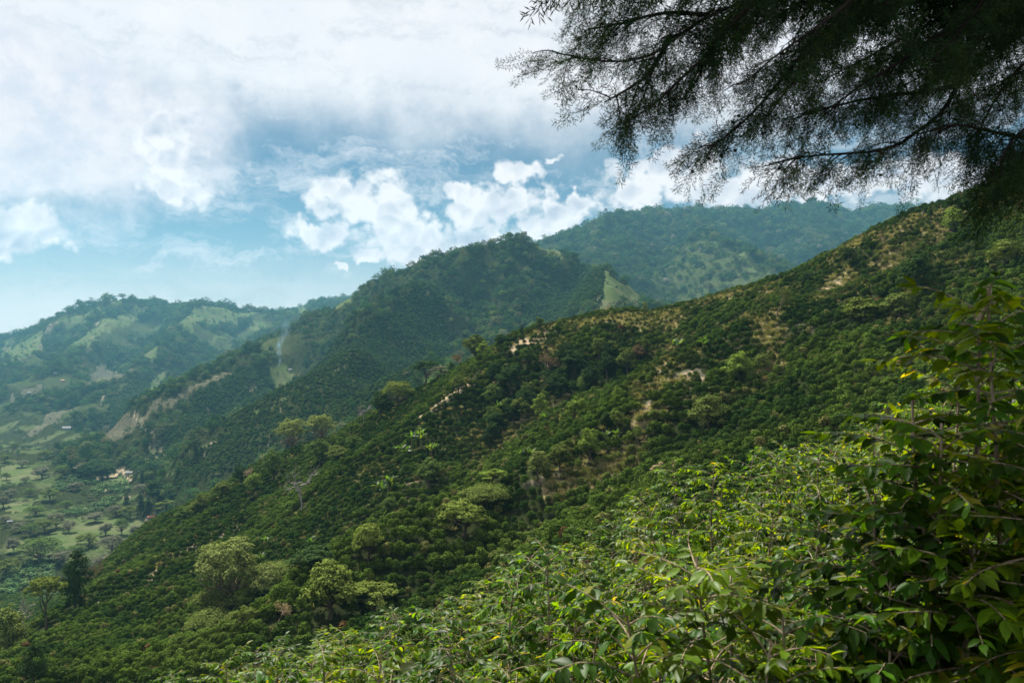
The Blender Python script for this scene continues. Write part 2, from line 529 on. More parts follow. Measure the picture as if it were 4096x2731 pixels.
def z1(*p):
    return [(0.5952 * a, 1100 + 0.5952 * b) for a, b in p]


def z2(*p):
    return [(1300 + 0.5952 * a, 900 + 0.5952 * b) for a, b in p]


def z3(*p):
    return [(2600 + 0.6378 * a, 700 + 0.6378 * b) for a, b in p]


def z4(*p):
    return [(0.5952 * a, 1800 + 0.5952 * b) for a, b in p]


def z5(*p):
    return [(1300 + 0.5952 * a, 1700 + 0.5952 * b) for a, b in p]


# ------------------------------------------------------------------ land cover, drawn as parcels on the ground
wob = 0.006 * dG
xw = xG + fbm(xG / (0.02 * dG + 3), yG / (0.02 * dG + 3), 2, 41) * wob
yw = yG + fbm(xG / (0.02 * dG + 3) + 50, yG / (0.02 * dG + 3), 2, 43) * wob * 2.5
SOIL = np.zeros_like(zG)
GRASS = np.zeros_like(zG)
COFFEE = np.zeros_like(zG)


def lay(arr, pts, val=1.0, dmin=55.0):
    p = ground_poly(pts, dmin)
    arr[inpoly(xw, yw, p)] = val


def track(arr, pts, w_px, dmin=55.0, val=1.0):
    P = []
    for (a, b) in zip(pts[:-1], pts[1:]):
        n = max(2, int(math.hypot(b[0] - a[0], b[1] - a[1]) / 8))
        for k in range(n):
            t = k / n
            P.append(hit(a[0] + (b[0] - a[0]) * t, a[1] + (b[1] - a[1]) * t, dmin))
    for x, y, z in P:
        w = w_px * y / FPX
        j0, j1 = np.searchsorted(LG, [math.log(max(y - 6 * w, 2)), math.log(y + 6 * w)])
        i = (x / y - T0) / (T1 - T0) * (NU - 1)
        i0, i1 = max(0, int(i - 8)), min(NU, int(i + 9))
        sl_ = (slice(max(0, j0 - 1), j1 + 1), slice(i0, i1))
        dd = np.hypot(xG[sl_] - x, (yG[sl_] - y) / 2.2)
        arr[sl_] = np.maximum(arr[sl_], val * sstep(dd, w * 1.3, w * 0.4))


# near slope and the spurs behind it are planted
COFFEE[(dG > 60) & (dG < 520)] = 1
lay(COFFEE, z1((2340, 420), (2000, 690), (1700, 870), (1450, 1130), (1180, 1400), (1080, 1480), (1200, 1500), (1500, 1350), (1900, 1150), (2352, 1050)) + z2((500, 1250), (620, 1050), (830, 950), (900, 800), (800, 640), (830, 400), (900, 290), (760, 340), (600, 440), (400, 620), (230, 760)), 1, 500)
lay(COFFEE, z2((1700, 280), (1870, 290), (1860, 480), (1840, 580), (1600, 610), (1300, 640), (1250, 600), (1450, 430)), 1, 500)
lay(COFFEE, z1((1290, 830), (1700, 620), (1780, 700), (1850, 800), (1500, 980), (1280, 1120), (1050, 1300), (960, 1290), (1100, 1100), (1260, 930)), 1, 500)
lay(COFFEE, z1((900, 700), (1300, 570), (1320, 640), (1100, 760), (960, 880), (760, 1000), (640, 1050), (730, 900)), 0.7, 500)
# grass and pasture
FG = [z1((1190, 330), (1270, 235), (1400, 215), (1800, 240), (1960, 285), (1940, 300), (1800, 262), (1650, 285), (1500, 325), (1380, 335), (1310, 405)),
      z1((1700, 315), (1790, 318), (1780, 360), (1690, 355)), z1((1340, 490), (1440, 395), (1540, 370), (1500, 410)),
      z1((0, 455), (250, 402), (262, 530), (150, 560), (0, 590)), z1((440, 505), (560, 400), (700, 320), (790, 255), (930, 200), (1000, 215), (860, 300), (720, 400), (600, 490)),
      z1((560, 270), (700, 195), (800, 190), (740, 260), (560, 330), (400, 380), (300, 400)),
      z1((880, 560), (1000, 520), (1110, 470), (1060, 560), (960, 610)), z1((990, 720), (1090, 660), (1080, 740), (980, 800)),
      z1((1900, 235), (2050, 165), (2352, 160), (2352, 210), (2250, 250), (2000, 270)),
      z1((1790, 610), (1900, 600), (2020, 660), (1960, 720), (1850, 760), (1780, 690)),
      z2((1872, 290), (1890, 310), (2030, 420), (2195, 530), (2100, 575), (1900, 590), (1842, 590), (1862, 480)),
      z2((1380, 115), (1440, 125), (1570, 215), (1640, 250), (1560, 220), (1480, 170)),
      z3((370, 408), (450, 430), (560, 485), (800, 690), (690, 690), (560, 640), (470, 620), (400, 520)),
      z3((0, 560), (200, 470), (380, 410), (560, 500), (800, 690), (600, 720), (300, 790), (0, 810)),
      z3((930, 240), (1000, 330), (1100, 400), (1080, 410), (970, 340))]
for i_, p in enumerate(FG):
    lay(GRASS, p, 0.44 if i_ == 13 else 0.62 if i_ in (9, 12) else 1, 500)
    COFFEE[GRASS > 0.6] = 0
# cleared and bare ground
FB = [z1((570, 770), (588, 660), (720, 600), (880, 625), (912, 660), (830, 712), (700, 745)),
      z1((130, 1105), (230, 1030), (300, 975), (400, 910), (512, 890), (400, 950), (300, 1025), (200, 1095)),
      z1((690, 1165), (700, 1070), (880, 940), (1100, 850), (1400, 700), (1530, 640), (1590, 632), (1500, 685), (1270, 815), (1150, 895), (960, 985), (900, 1055), (760, 1180)),
      z1((90, 770), (270, 745), (270, 790), (180, 830), (90, 840)),
      z1((1590, 600), (1700, 610), (1680, 620)), z1((490, 620), (530, 605), (525, 650))]
for p in FB:
    lay(SOIL, p, 0.30, 500)
for p in (z1((250, 412), (330, 370), (485, 322), (490, 333), (350, 385), (300, 432)), z1((230, 462), (262, 462), (262, 540), (240, 540)), z1((640, 325), (690, 292), (705, 298), (660, 332)),
          z1((1640, 760), (1690, 725), (1725, 790), (1660, 800)), z1((565, 485), (630, 490), (630, 530), (570, 520)), z1((0, 490), (60, 470), (40, 510), (0, 520)), z2((1780, 540), (1840, 500), (1835, 540))):
    lay(SOIL, p, 0.62, 500)
for p, w in ((z1((1045, 1072), (1015, 1140), (1062, 1182), (1100, 1225), (1080, 1275)), 9), (z1((890, 940), (905, 962), (960, 980), (945, 1040), (1045, 1060)), 7),
             (z1((1275, 850), (1330, 882), (1410, 932)), 6), (z1((685, 870), (700, 800)), 8), (z1((1600, 1085), (1740, 1100), (1900, 1132)), 4), (z1((1250, 1190), (1330, 1180)), 6), (z1((1415, 1150), (1420, 1120)), 7), (z1((1380, 1190), (1390, 1170)), 6),
             (z2((600, 690), (625, 620), (660, 560), (700, 400)), 2), (z2((1350, 620), (1360, 645), (1420, 650)), 5), (z2((1420, 540), (1450, 565), (1540, 570)), 4), (z1((1850, 930), (2100, 885), (2352, 870)), 3),
             (z2((360, 650), (450, 600), (600, 470), (740, 350)), 3), (z1((580, 465), (680, 420)), 5), (z1((720, 598), (860, 620), (910, 650)), 5), (z1((140, 1100), (60, 1170)), 5)):
    track(SOIL, p, w * 0.6, 500, 0.75)
# pale line along the crest of the coffee spur
track(GRASS, z1((2352, 590), (2060, 760), (1960, 800), (1600, 1010), (1250, 1250), (1100, 1360)), 9, 500, 0.8)
# valley floor
V_PAST = [z4((280, 585), (400, 530), (560, 500), (740, 462), (860, 455), (1085, 432), (1060, 470), (900, 560), (700, 600), (450, 645), (420, 625)), z4((0, 380), (150, 360), (210, 370), (90, 420), (0, 420)), z4((0, 640), (70, 600), (200, 600), (100, 660), (0, 690)),
          z4((0, 110), (140, 80), (220, 130), (230, 190), (100, 230), (0, 230)), z4((640, 245), (760, 185), (900, 170), (920, 195), (780, 220)), z1((980, 1250), (1040, 1190), (1100, 1215), (1070, 1270))]
V_BAN = [z4((0, 900), (100, 805), (300, 722), (450, 690), (420, 800), (200, 960), (0, 1010)), z4((400, 445), (560, 385), (700, 340), (830, 305), (720, 400), (480, 455)), z4((380, 215), (640, 200), (700, 240), (420, 280)), z4((650, 240), (900, 190), (920, 230), (760, 290), (560, 330))]
VBAN = np.zeros_like(zG)
for p in V_PAST:
    lay(GRASS, p, 1, 420)
for p in V_BAN:
    lay(VBAN, p, 1, 420)
lay(SOIL, z4((640, 200), (760, 150), (900, 150), (940, 165), (900, 175), (780, 175)), 0.9, 500)
track(SOIL, z4((980, 475), (1040, 440), (1030, 480)), 8, 420)
track(SOIL, z4((840, 315), (890, 310)), 9, 420)
track(SOIL, z4((650, 270), (780, 265), (880, 240)), 3, 420)
# bare crest and worn paths on the near slope
track(SOIL, [(1690, 1660), (1760, 1612), (1870, 1535), (1905, 1520)], 16)
track(SOIL, [(2040, 1400), (2070, 1378), (2130, 1350), (2220, 1316)], 20)
track(SOIL, z2((1290, 800), (1400, 790), (1480, 760)), 18)
track(SOIL, z4((1000, 890), (1015, 840), (1050, 800), (1160, 740), (1240, 680), (1350, 612)), 11)
track(SOIL, z4((1350, 612), (1480, 575), (1560, 550), (1690, 490), (1830, 425)), 8)
track(SOIL, z4((0, 1440), (60, 1380), (140, 1310)), 14)
track(SOIL, z4((620, 1055), (780, 960)), 6)
track(SOIL, z4((1100, 520), (1112, 560)), 6)
track(SOIL, z5((500, 440), (540, 400), (640, 375)), 9)
track(SOIL, z5((510, 470), (560, 530), (700, 600), (760, 610)), 7)
track(SOIL, z5((1120, 200), (1220, 205), (1300, 180)), 14)
track(SOIL, z5((950, 270), (1040, 240), (1000, 330), (970, 390)), 7)
track(SOIL, z2((2180, 1080), (2240, 980), (2290, 930), (2250, 900)), 9)
track(SOIL, z2((2160, 1220), (2200, 1200)), 16)
track(SOIL, z3((1040, 740), (1200, 690), (1250, 680)), 12)
track(SOIL, z5((1330, 440), (1480, 350), (1620, 330)), 14, val=0.55)
track(SOIL, z5((1880, 250), (2060, 160)), 14, val=0.5)
track(SOIL, z3((930, 960), (1040, 975)), 20, val=0.7)
track(SOIL, z3((180, 1290), (280, 1250), (350, 1290)), 26, val=0.7)
DRY = sstep(fbm(xG / 20, yG / 20, 4, 77), 0.18, 0.52) * (dG < 420) * (dG > 90)
upper = sstep(xG, -30, 30) * sstep(dG, 170, 235)
DRY = np.maximum(DRY * (0.25 + 0.75 * upper), sstep(fbm(xG / 11, yG / 11, 3, 78), 0.36, 0.62) * upper * (dG < 420))
for p, w in ((z2((1650, 700), (1900, 640), (2200, 600), (2352, 590)), 30), (z3((100, 840), (400, 790), (700, 720)), 26), (z3((620, 900), (800, 1000), (700, 1080)), 40), (z3((800, 1180), (700, 1250)), 30), (z3((1450, 400), (1700, 270)), 22), (z3((1050, 800), (1250, 640)), 34), (z2((2100, 1150), (2352, 1050)), 30), (z2((2080, 1330), (2250, 1250)), 26), (z5((1500, 450), (1900, 330), (2100, 200)), 36)):
    track(DRY, p, w)
DRY = DRY * 0.72
FOREST = ((dG > 520) & (COFFEE < 0.5) & (GRASS < 0.5) & (SOIL < 0.3) & (VBAN < 0.5)).astype(float) * (1 - valley)
left_far = sstep(tt, -0.22, -0.30)
mosaic = fbm(xG / 210, yG / 210, 4, 61)
open_l = left_far * sstep(mosaic, 0.05, 0.35) * (dG > 1000) * (1 - valley)
GRASS = np.maximum(GRASS, 0.42 * open_l * FOREST)
FOREST = FOREST * (1 - open_l)
GRASS = np.maximum(GRASS, 0.55 * valley * sstep(fbm(xG / 60, yG / 60, 3, 15), -0.2, 0.25) * (VBAN < 0.5))


def mesh_np(name, V, F, mats=(), smooth=False, attrs=None):
    V = np.asarray(V, np.float32).reshape(-1, 3)
    F = np.asarray(F, np.int32)
    me = bpy.data.meshes.new(name)
    me.vertices.add(len(V))
    me.vertices.foreach_set('co', V.ravel())
    if len(F):
        k = F.shape[1]
        me.loops.add(F.size)
        me.loops.foreach_set('vertex_index', F.ravel())
        me.polygons.add(len(F))
        me.polygons.foreach_set('loop_start', np.arange(0, F.size, k, dtype=np.int32))
        me.polygons.foreach_set('use_smooth', np.full(len(F), smooth))
    for m in mats:
        me.materials.append(m)
    for nm, (typ, arr) in (attrs or {}).items():
        a = me.attributes.new(nm, typ, 'POINT')
        a.data.foreach_set('value' if typ in ('FLOAT', 'INT') else ('color' if typ == 'FLOAT_COLOR' else 'vector'), np.ascontiguousarray(arr, np.int32 if typ == 'INT' else np.float32).ravel())
    me.update(calc_edges=True)
    me.validate()
    return me


def link(name, me, parent=None, kind=None, label=None, cat=None, group=None, loc=None):
    o = bpy.data.objects.new(name, me)
    COL.objects.link(o)
    if parent is not None:
        o.parent = parent
    if loc is not None:
        o.location = loc
    for k, val in (('kind', kind), ('label', label), ('category', cat), ('group', group)):
        if val:
            o[k] = val
    return o


def terrain_material():
    m = bpy.data.materials.new('land')
    m.use_nodes = True
    N = NT(m.node_tree)
    pos = N.n('ShaderNodeNewGeometry').outputs['Position']

    def at(nm):
        return N.n('ShaderNodeAttribute', attribute_name=nm).outputs['Fac']
    n1 = N.noise(pos, 0.35, 6, 0.6)
    n2 = N.noise(pos, 0.03, 5, 0.6)
    n3 = N.noise(pos, 2.2, 4, 0.6)
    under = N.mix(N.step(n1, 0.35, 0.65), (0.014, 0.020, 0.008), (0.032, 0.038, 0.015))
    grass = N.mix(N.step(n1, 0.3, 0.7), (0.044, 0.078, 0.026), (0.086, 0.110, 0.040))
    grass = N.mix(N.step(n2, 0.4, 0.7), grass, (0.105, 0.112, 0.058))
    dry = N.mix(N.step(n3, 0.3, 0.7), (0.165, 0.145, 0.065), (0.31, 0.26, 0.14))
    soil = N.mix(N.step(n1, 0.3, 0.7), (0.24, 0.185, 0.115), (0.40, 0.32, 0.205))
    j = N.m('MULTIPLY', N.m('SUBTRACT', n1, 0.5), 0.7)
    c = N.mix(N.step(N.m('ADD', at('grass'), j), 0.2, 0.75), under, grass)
    c = N.mix(N.step(N.m('ADD', at('dry'), j), 0.3, 0.7), c, dry)
    cleared = N.mix(N.step(n1, 0.35, 0.65), (0.075, 0.075, 0.05), (0.14, 0.125, 0.09))
    sa = at('soil')
    c = N.mix(N.step(N.m('ADD', sa, N.m('MULTIPLY', j, 0.5)), 0.15, 0.4), c, cleared)
    c = N.mix(N.step(N.m('ADD', sa, j), 0.5, 0.85), c, soil)
    b = N.n('ShaderNodeBsdfDiffuse')
    N.put(b, 'Color', N.mix(1.0, c, (0.82, 0.82, 0.82), 'MULTIPLY'))
    bump = N.n('ShaderNodeBump')
    N.put(bump, 'Strength', 0.6)
    N.put(bump, 'Distance', 0.8)
    N.put(bump, 'Height', n1)
    N.put(b, 'Normal', bump.outputs[0])
    out = N.n('ShaderNodeOutputMaterial')
    N.t.links.new(b.outputs[0], out.inputs[0])
    return m


MAT_LAND = terrain_material()


def build_terrain():
    idx = np.arange(NU * ND).reshape(ND, NU)
    quads = np.stack([idx[:-1, :-1], idx[:-1, 1:], idx[1:, 1:], idx[1:, :-1]], -1)
    uc = CX + FPX * (tt[:-1, :-1] + tt[1:, 1:]) / 2
    dc = np.sqrt(dG[:-1, :-1] * dG[1:, 1:])

    def curve(us, ds):
        return np.exp(np.interp(uc, us, np.log(ds)))
    b0 = curve([-1300, 0, 700, 1500, 2300, 3400, 4700], [85, 82, 80, 78, 76, 74, 85])
    b1 = curve([400, 900, 1400, 1700, 2000, 2700, 3200, 4100, 5400], [520, 500, 480, 470, 460, 420, 380, 335, 330])
    b2 = curve([-1300, 300, 600, 760, 1000, 1330, 1480, 1760, 1900, 2100, 2400], [540, 540, 760, 880, 910, 980, 950, 720, 660, 640, 600])
    b3 = curve([-1300, 420, 560, 760, 950, 1100, 1250, 1400, 1700, 2000, 2250, 2500, 2700, 3400], [1260, 1300, 1450, 1650, 1800, 1900, 2000, 1900, 1850, 1750, 1650, 1450, 1320, 1150])
    zc = zG[:-1, :-1]
    lab = np.full(uc.shape, 5)
    lab[dc < b3] = 4
    lab[dc < b2] = 2
    lab[(dc < b3) & (zc < -152) & (uc < 680)] = 3
    lab[dc < b1] = 1
    lab[dc < b0] = 0
    lab[(lab == 5) & (uc < 1900)] = 6
    info = {0: ('bank', 'near hillside bank carrying the leafy coffee plants at lower right'),
            1: ('hillside', 'steep dark green hillside planted with coffee, rising to the right'),
            2: ('hill', 'coffee covered spur beyond the near hillside crest'),
            3: ('valley_floor', 'flat green valley floor with pasture at lower left'),
            4: ('mountain', 'forested mountain in the middle of the view'),
            5: ('mountain', 'hazy blue forested mountain range at right'),
            6: ('mountain', 'hazy far mountain range with pastures at left')}
    V = np.stack([xG, yG, zG], -1).reshape(-1, 3)
    at = {'soil': SOIL, 'grass': GRASS, 'dry': DRY}
    for k, (nm, lb) in info.items():
        q = quads[lab == k]
        if not len(q):
            continue
        used, inv = np.unique(q, return_inverse=True)
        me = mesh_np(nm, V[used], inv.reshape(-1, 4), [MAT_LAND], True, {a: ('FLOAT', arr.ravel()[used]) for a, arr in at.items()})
        link(nm, me, kind='structure', label=lb)


build_terrain()

# ------------------------------------------------------------------ leaf and bark materials
def leaf_material(name, source, translucent=0.3, glow=(1.35, 1.5, 0.3), gloss=0.0, vary=0.5, rough=0.45, autumn=0.0, yellow=(0.30, 0.26, 0.03)):
    """source: 'OBJECT' takes the object's own colour, 'INSTANCER' the planted point's tint"""
    m = bpy.data.materials.new(name)
    m.use_nodes = True
    N = NT(m.node_tree)
    oi = N.n('ShaderNodeObjectInfo')
    isl = N.n('ShaderNodeNewGeometry').outputs['Random Per Island']
    if source == 'OBJECT':
        base = oi.outputs['Color']
    else:
        base = N.n('ShaderNodeAttribute', attribute_name='tint', attribute_type='INSTANCER').outputs['Color']
    r = N.m('FRACT', N.m('ADD', isl, oi.outputs['Random']))
    k = N.step(r, 0, 1, 0.8 * (1 - vary), 0.8 * (1 + vary), False)
    c = N.mix(1.0, base, N.comb(k, k, k), 'MULTIPLY')
    if autumn > 0:
        r2 = N.m('FRACT', N.m('MULTIPLY', r, 37.7))
        c = N.mix(N.step(r2, 1 - autumn, 1 - autumn + 0.03), c, yellow)
    if autumn > 0:                                      # mottling and a few browned spots
        pos = N.n('ShaderNodeNewGeometry').outputs['Position']
        mo = N.noise(pos, 26.0, 3, 0.6)
        kk = N.step(mo, 0.3, 0.7, 0.72, 1.25, False)
        c = N.mix(1.0, c, N.comb(kk, kk, kk), 'MULTIPLY')
        c = N.mix(N.step(mo, 0.69, 0.75), c, (0.09, 0.055, 0.02))
    t = N.n('ShaderNodeBsdfTranslucent')
    N.put(t, 0, N.mix(1.0, c, glow, 'MULTIPLY'))
    if gloss > 0:
        p = N.n('ShaderNodeBsdfPrincipled')
        N.put(p, 'Base Color', N.mix(1.0, c, (0.38, 0.47, 0.45), 'MULTIPLY'))
        N.put(p, 'Roughness', rough)
        N.put(p, 'Specular IOR Level', gloss)
    else:
        p = N.n('ShaderNodeBsdfDiffuse')
        N.put(p, 'Color', c)
    mx = N.n('ShaderNodeMixShader')
    N.put(mx, 0, translucent)
    N.t.links.new(p.outputs[0], mx.inputs[1])
    N.t.links.new(t.outputs[0], mx.inputs[2])
    out = N.n('ShaderNodeOutputMaterial')
    N.t.links.new(mx.outputs[0], out.inputs[0])
    return m


def bark_material(name, a, b, scale=6.0):
    m = bpy.data.materials.new(name)
    m.use_nodes = True
    N = NT(m.node_tree)
    co = N.n('ShaderNodeTexCoord').outputs['Object']
    st = N.v('MULTIPLY', co, (1, 1, 0.35))
    d = N.n('ShaderNodeBsdfDiffuse')
    N.put(d, 'Color', N.mix(N.step(N.noise(st, scale, 5, 0.6), 0.35, 0.65), a, b))
    out = N.n('ShaderNodeOutputMaterial')
    N.t.links.new(d.outputs[0], out.inputs[0])
    return m


M_TREE = leaf_material('tree_leaf', 'OBJECT', 0.12, vary=0.4)
M_INST = leaf_material('massed_leaf', 'INSTANCER', 0.10, vary=0.4)
M_COFFEE = leaf_material('coffee_leaf', 'OBJECT', 0.38, glow=(2.6, 2.2, 0.15), gloss=0.10, vary=0.65, rough=0.42, autumn=0.05)
M_CONIFER = leaf_material('cypress_leaf', 'OBJECT', 0.15, vary=0.4)
M_BANANA = leaf_material('banana_leaf', 'OBJECT', 0.35, gloss=0.1, vary=0.35)
M_BARK = bark_material('bark', (0.05, 0.04, 0.03), (0.14, 0.115, 0.09))
M_BARKPALE = bark_material('bleached_bark', (0.18, 0.165, 0.15), (0.34, 0.315, 0.29))
M_TWIG = bark_material('twig', (0.10, 0.075, 0.05), (0.30, 0.24, 0.17), 20)
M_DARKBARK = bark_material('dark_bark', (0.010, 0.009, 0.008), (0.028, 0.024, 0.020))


class MB:
    """collects tubes and leaf blades into one mesh (quads)"""
    def __init__(self):
        self.V, self.F, self.n = [], [], 0

    def add(self, V, F):
        self.V.append(np.asarray(V, float).reshape(-1, 3))
        self.F.append(np.asarray(F, int) + self.n)
        self.n += len(self.V[-1])

    def tube(self, pts, rad, k=5):
        pts = np.asarray(pts, float)
        n = len(pts)
        rad = np.broadcast_to(np.asarray(rad, float), (n,))
        t = np.gradient(pts, axis=0)
        t /= np.linalg.norm(t, axis=1, keepdims=True) + 1e-9
        ref = np.where(np.abs(t[:, 2:3]) > 0.9, np.array([[1.0, 0, 0]]), np.array([[0, 0, 1.0]]))
        a = np.cross(t, ref)
        a /= np.linalg.norm(a, axis=1, keepdims=True) + 1e-9
        b = np.cross(t, a)
        ang = np.arange(k) / k * 2 * np.pi
        V = pts[:, None] + rad[:, None, None] * (a[:, None] * np.cos(ang)[None, :, None] + b[:, None] * np.sin(ang)[None, :, None])
        i = np.arange(n - 1)[:, None] * k
        j = np.arange(k)[None]
        j2 = (j + 1) % k
        F = np.stack([i + j, i + j2, i + k + j2, i + k + j], -1).reshape(-1, 4)
        self.add(V, F)

    def blades(self, C, T, Nn, L, W):
        """lozenge leaves: centre, long axis, normal, half length, half width"""
        C, T, Nn = (np.asarray(q, float) for q in (C, T, Nn))
        T = T / (np.linalg.norm(T, axis=1, keepdims=True) + 1e-9)
        B = np.cross(Nn, T)
        B /= np.linalg.norm(B, axis=1, keepdims=True) + 1e-9
        L = np.broadcast_to(np.asarray(L, float), (len(C),))[:, None]
        W = np.broadcast_to(np.asarray(W, float), (len(C),))[:, None]
        V = np.stack([C - T * L, C + B * W - T * L * 0.1, C + T * L, C - B * W - T * L * 0.1], 1)
        self.add(V, np.arange(4 * len(C)).reshape(-1, 4))

    def mesh(self, name, mats, smooth=False):
        return mesh_np(name, np.concatenate(self.V), np.concatenate(self.F), mats, smooth)


def sphere_pts(rng, n):
    p = rng.normal(size=(n, 3))
    return p / np.linalg.norm(p, axis=1, keepdims=True)


def crown_blades(mb, rng, blobs, clumps, per, leaf, clump_r=0.33, under=0.35):
    """leaves on clumps on blobs: light and dark heaps with gaps between"""
    blobs = np.asarray(blobs, float)
    wts = (blobs[:, 3] * blobs[:, 4] + blobs[:, 3] * blobs[:, 5])
    pick = rng.choice(len(blobs), clumps, p=wts / wts.sum())
    dirs = sphere_pts(rng, clumps)
    flip = (dirs[:, 2] < -0.1) & (rng.random(clumps) > under)
    dirs[flip, 2] *= -1
    c = blobs[pick, :3] + dirs * blobs[pick, 3:6] * rng.uniform(0.72, 1.0, (clumps, 1))
    r = np.min(blobs[pick, 3:6], axis=1) * clump_r * rng.uniform(0.7, 1.35, clumps)
    r = np.maximum(r, leaf * 1.6)
    ci = np.repeat(np.arange(clumps), per)
    d2 = sphere_pts(rng, clumps * per)
    d2[:, 2] = np.where(d2[:, 2] < -0.35, -d2[:, 2], d2[:, 2])
    flat = np.array([1.15, 1.15, 0.8])
    P = c[ci] + d2 * flat * r[ci, None] * rng.uniform(0.55, 1.08, (len(ci), 1))
    Nn = d2 * 0.9 + dirs[ci] * 0.6 + rng.normal(size=(len(ci), 3)) * 0.3 + np.array([0, 0, 0.45])
    T = np.cross(Nn, rng.normal(size=(len(ci), 3)))
    s = rng.uniform(0.65, 1.3, len(ci))
    mb.blades(P, T, Nn, leaf * s, leaf * 0.62 * s)


def limbs_mesh(rng, blobs, base_r, trunk_top, name, mat, wig=0.03):
    mb = MB()
    zs = np.linspace(0, 1, 6)
    x0, y0 = rng.normal(size=2) * wig
    pts = np.c_[np.sin(zs * 2.2) * x0, np.sin(zs * 2.0) * y0, zs * trunk_top]
    mb.tube(pts, base_r * (1.25 - 0.6 * zs), 7)
    for b in blobs:
        tgt = np.array(b[:3])
        st = pts[rng.integers(3, 6)]
        mid = (st + tgt) / 2 + rng.normal(size=3) * wig + np.array([0, 0, -0.03])
        q = np.array([st, st * 0.5 + mid * 0.5, mid, mid * 0.45 + tgt * 0.55, tgt])
        mb.tube(q, base_r * np.array([0.6, 0.48, 0.36, 0.25, 0.1]), 5)
    return mb.mesh(name, [mat], True)


def ring(rng, n, rad, z, size, jz=0.06, a0=None):
    a0 = rng.uniform(0, 6.28) if a0 is None else a0
    out = []
    for k in range(n):
        a = a0 + k * 6.283 / n + rng.normal() * 0.25
        rr = rad * rng.uniform(0.8, 1.15)
        s = rng.uniform(0.8, 1.2)
        out.append((math.cos(a) * rr, math.sin(a) * rr, z + rng.normal() * jz, size[0] * s, size[0] * s, size[1] * s))
    return out


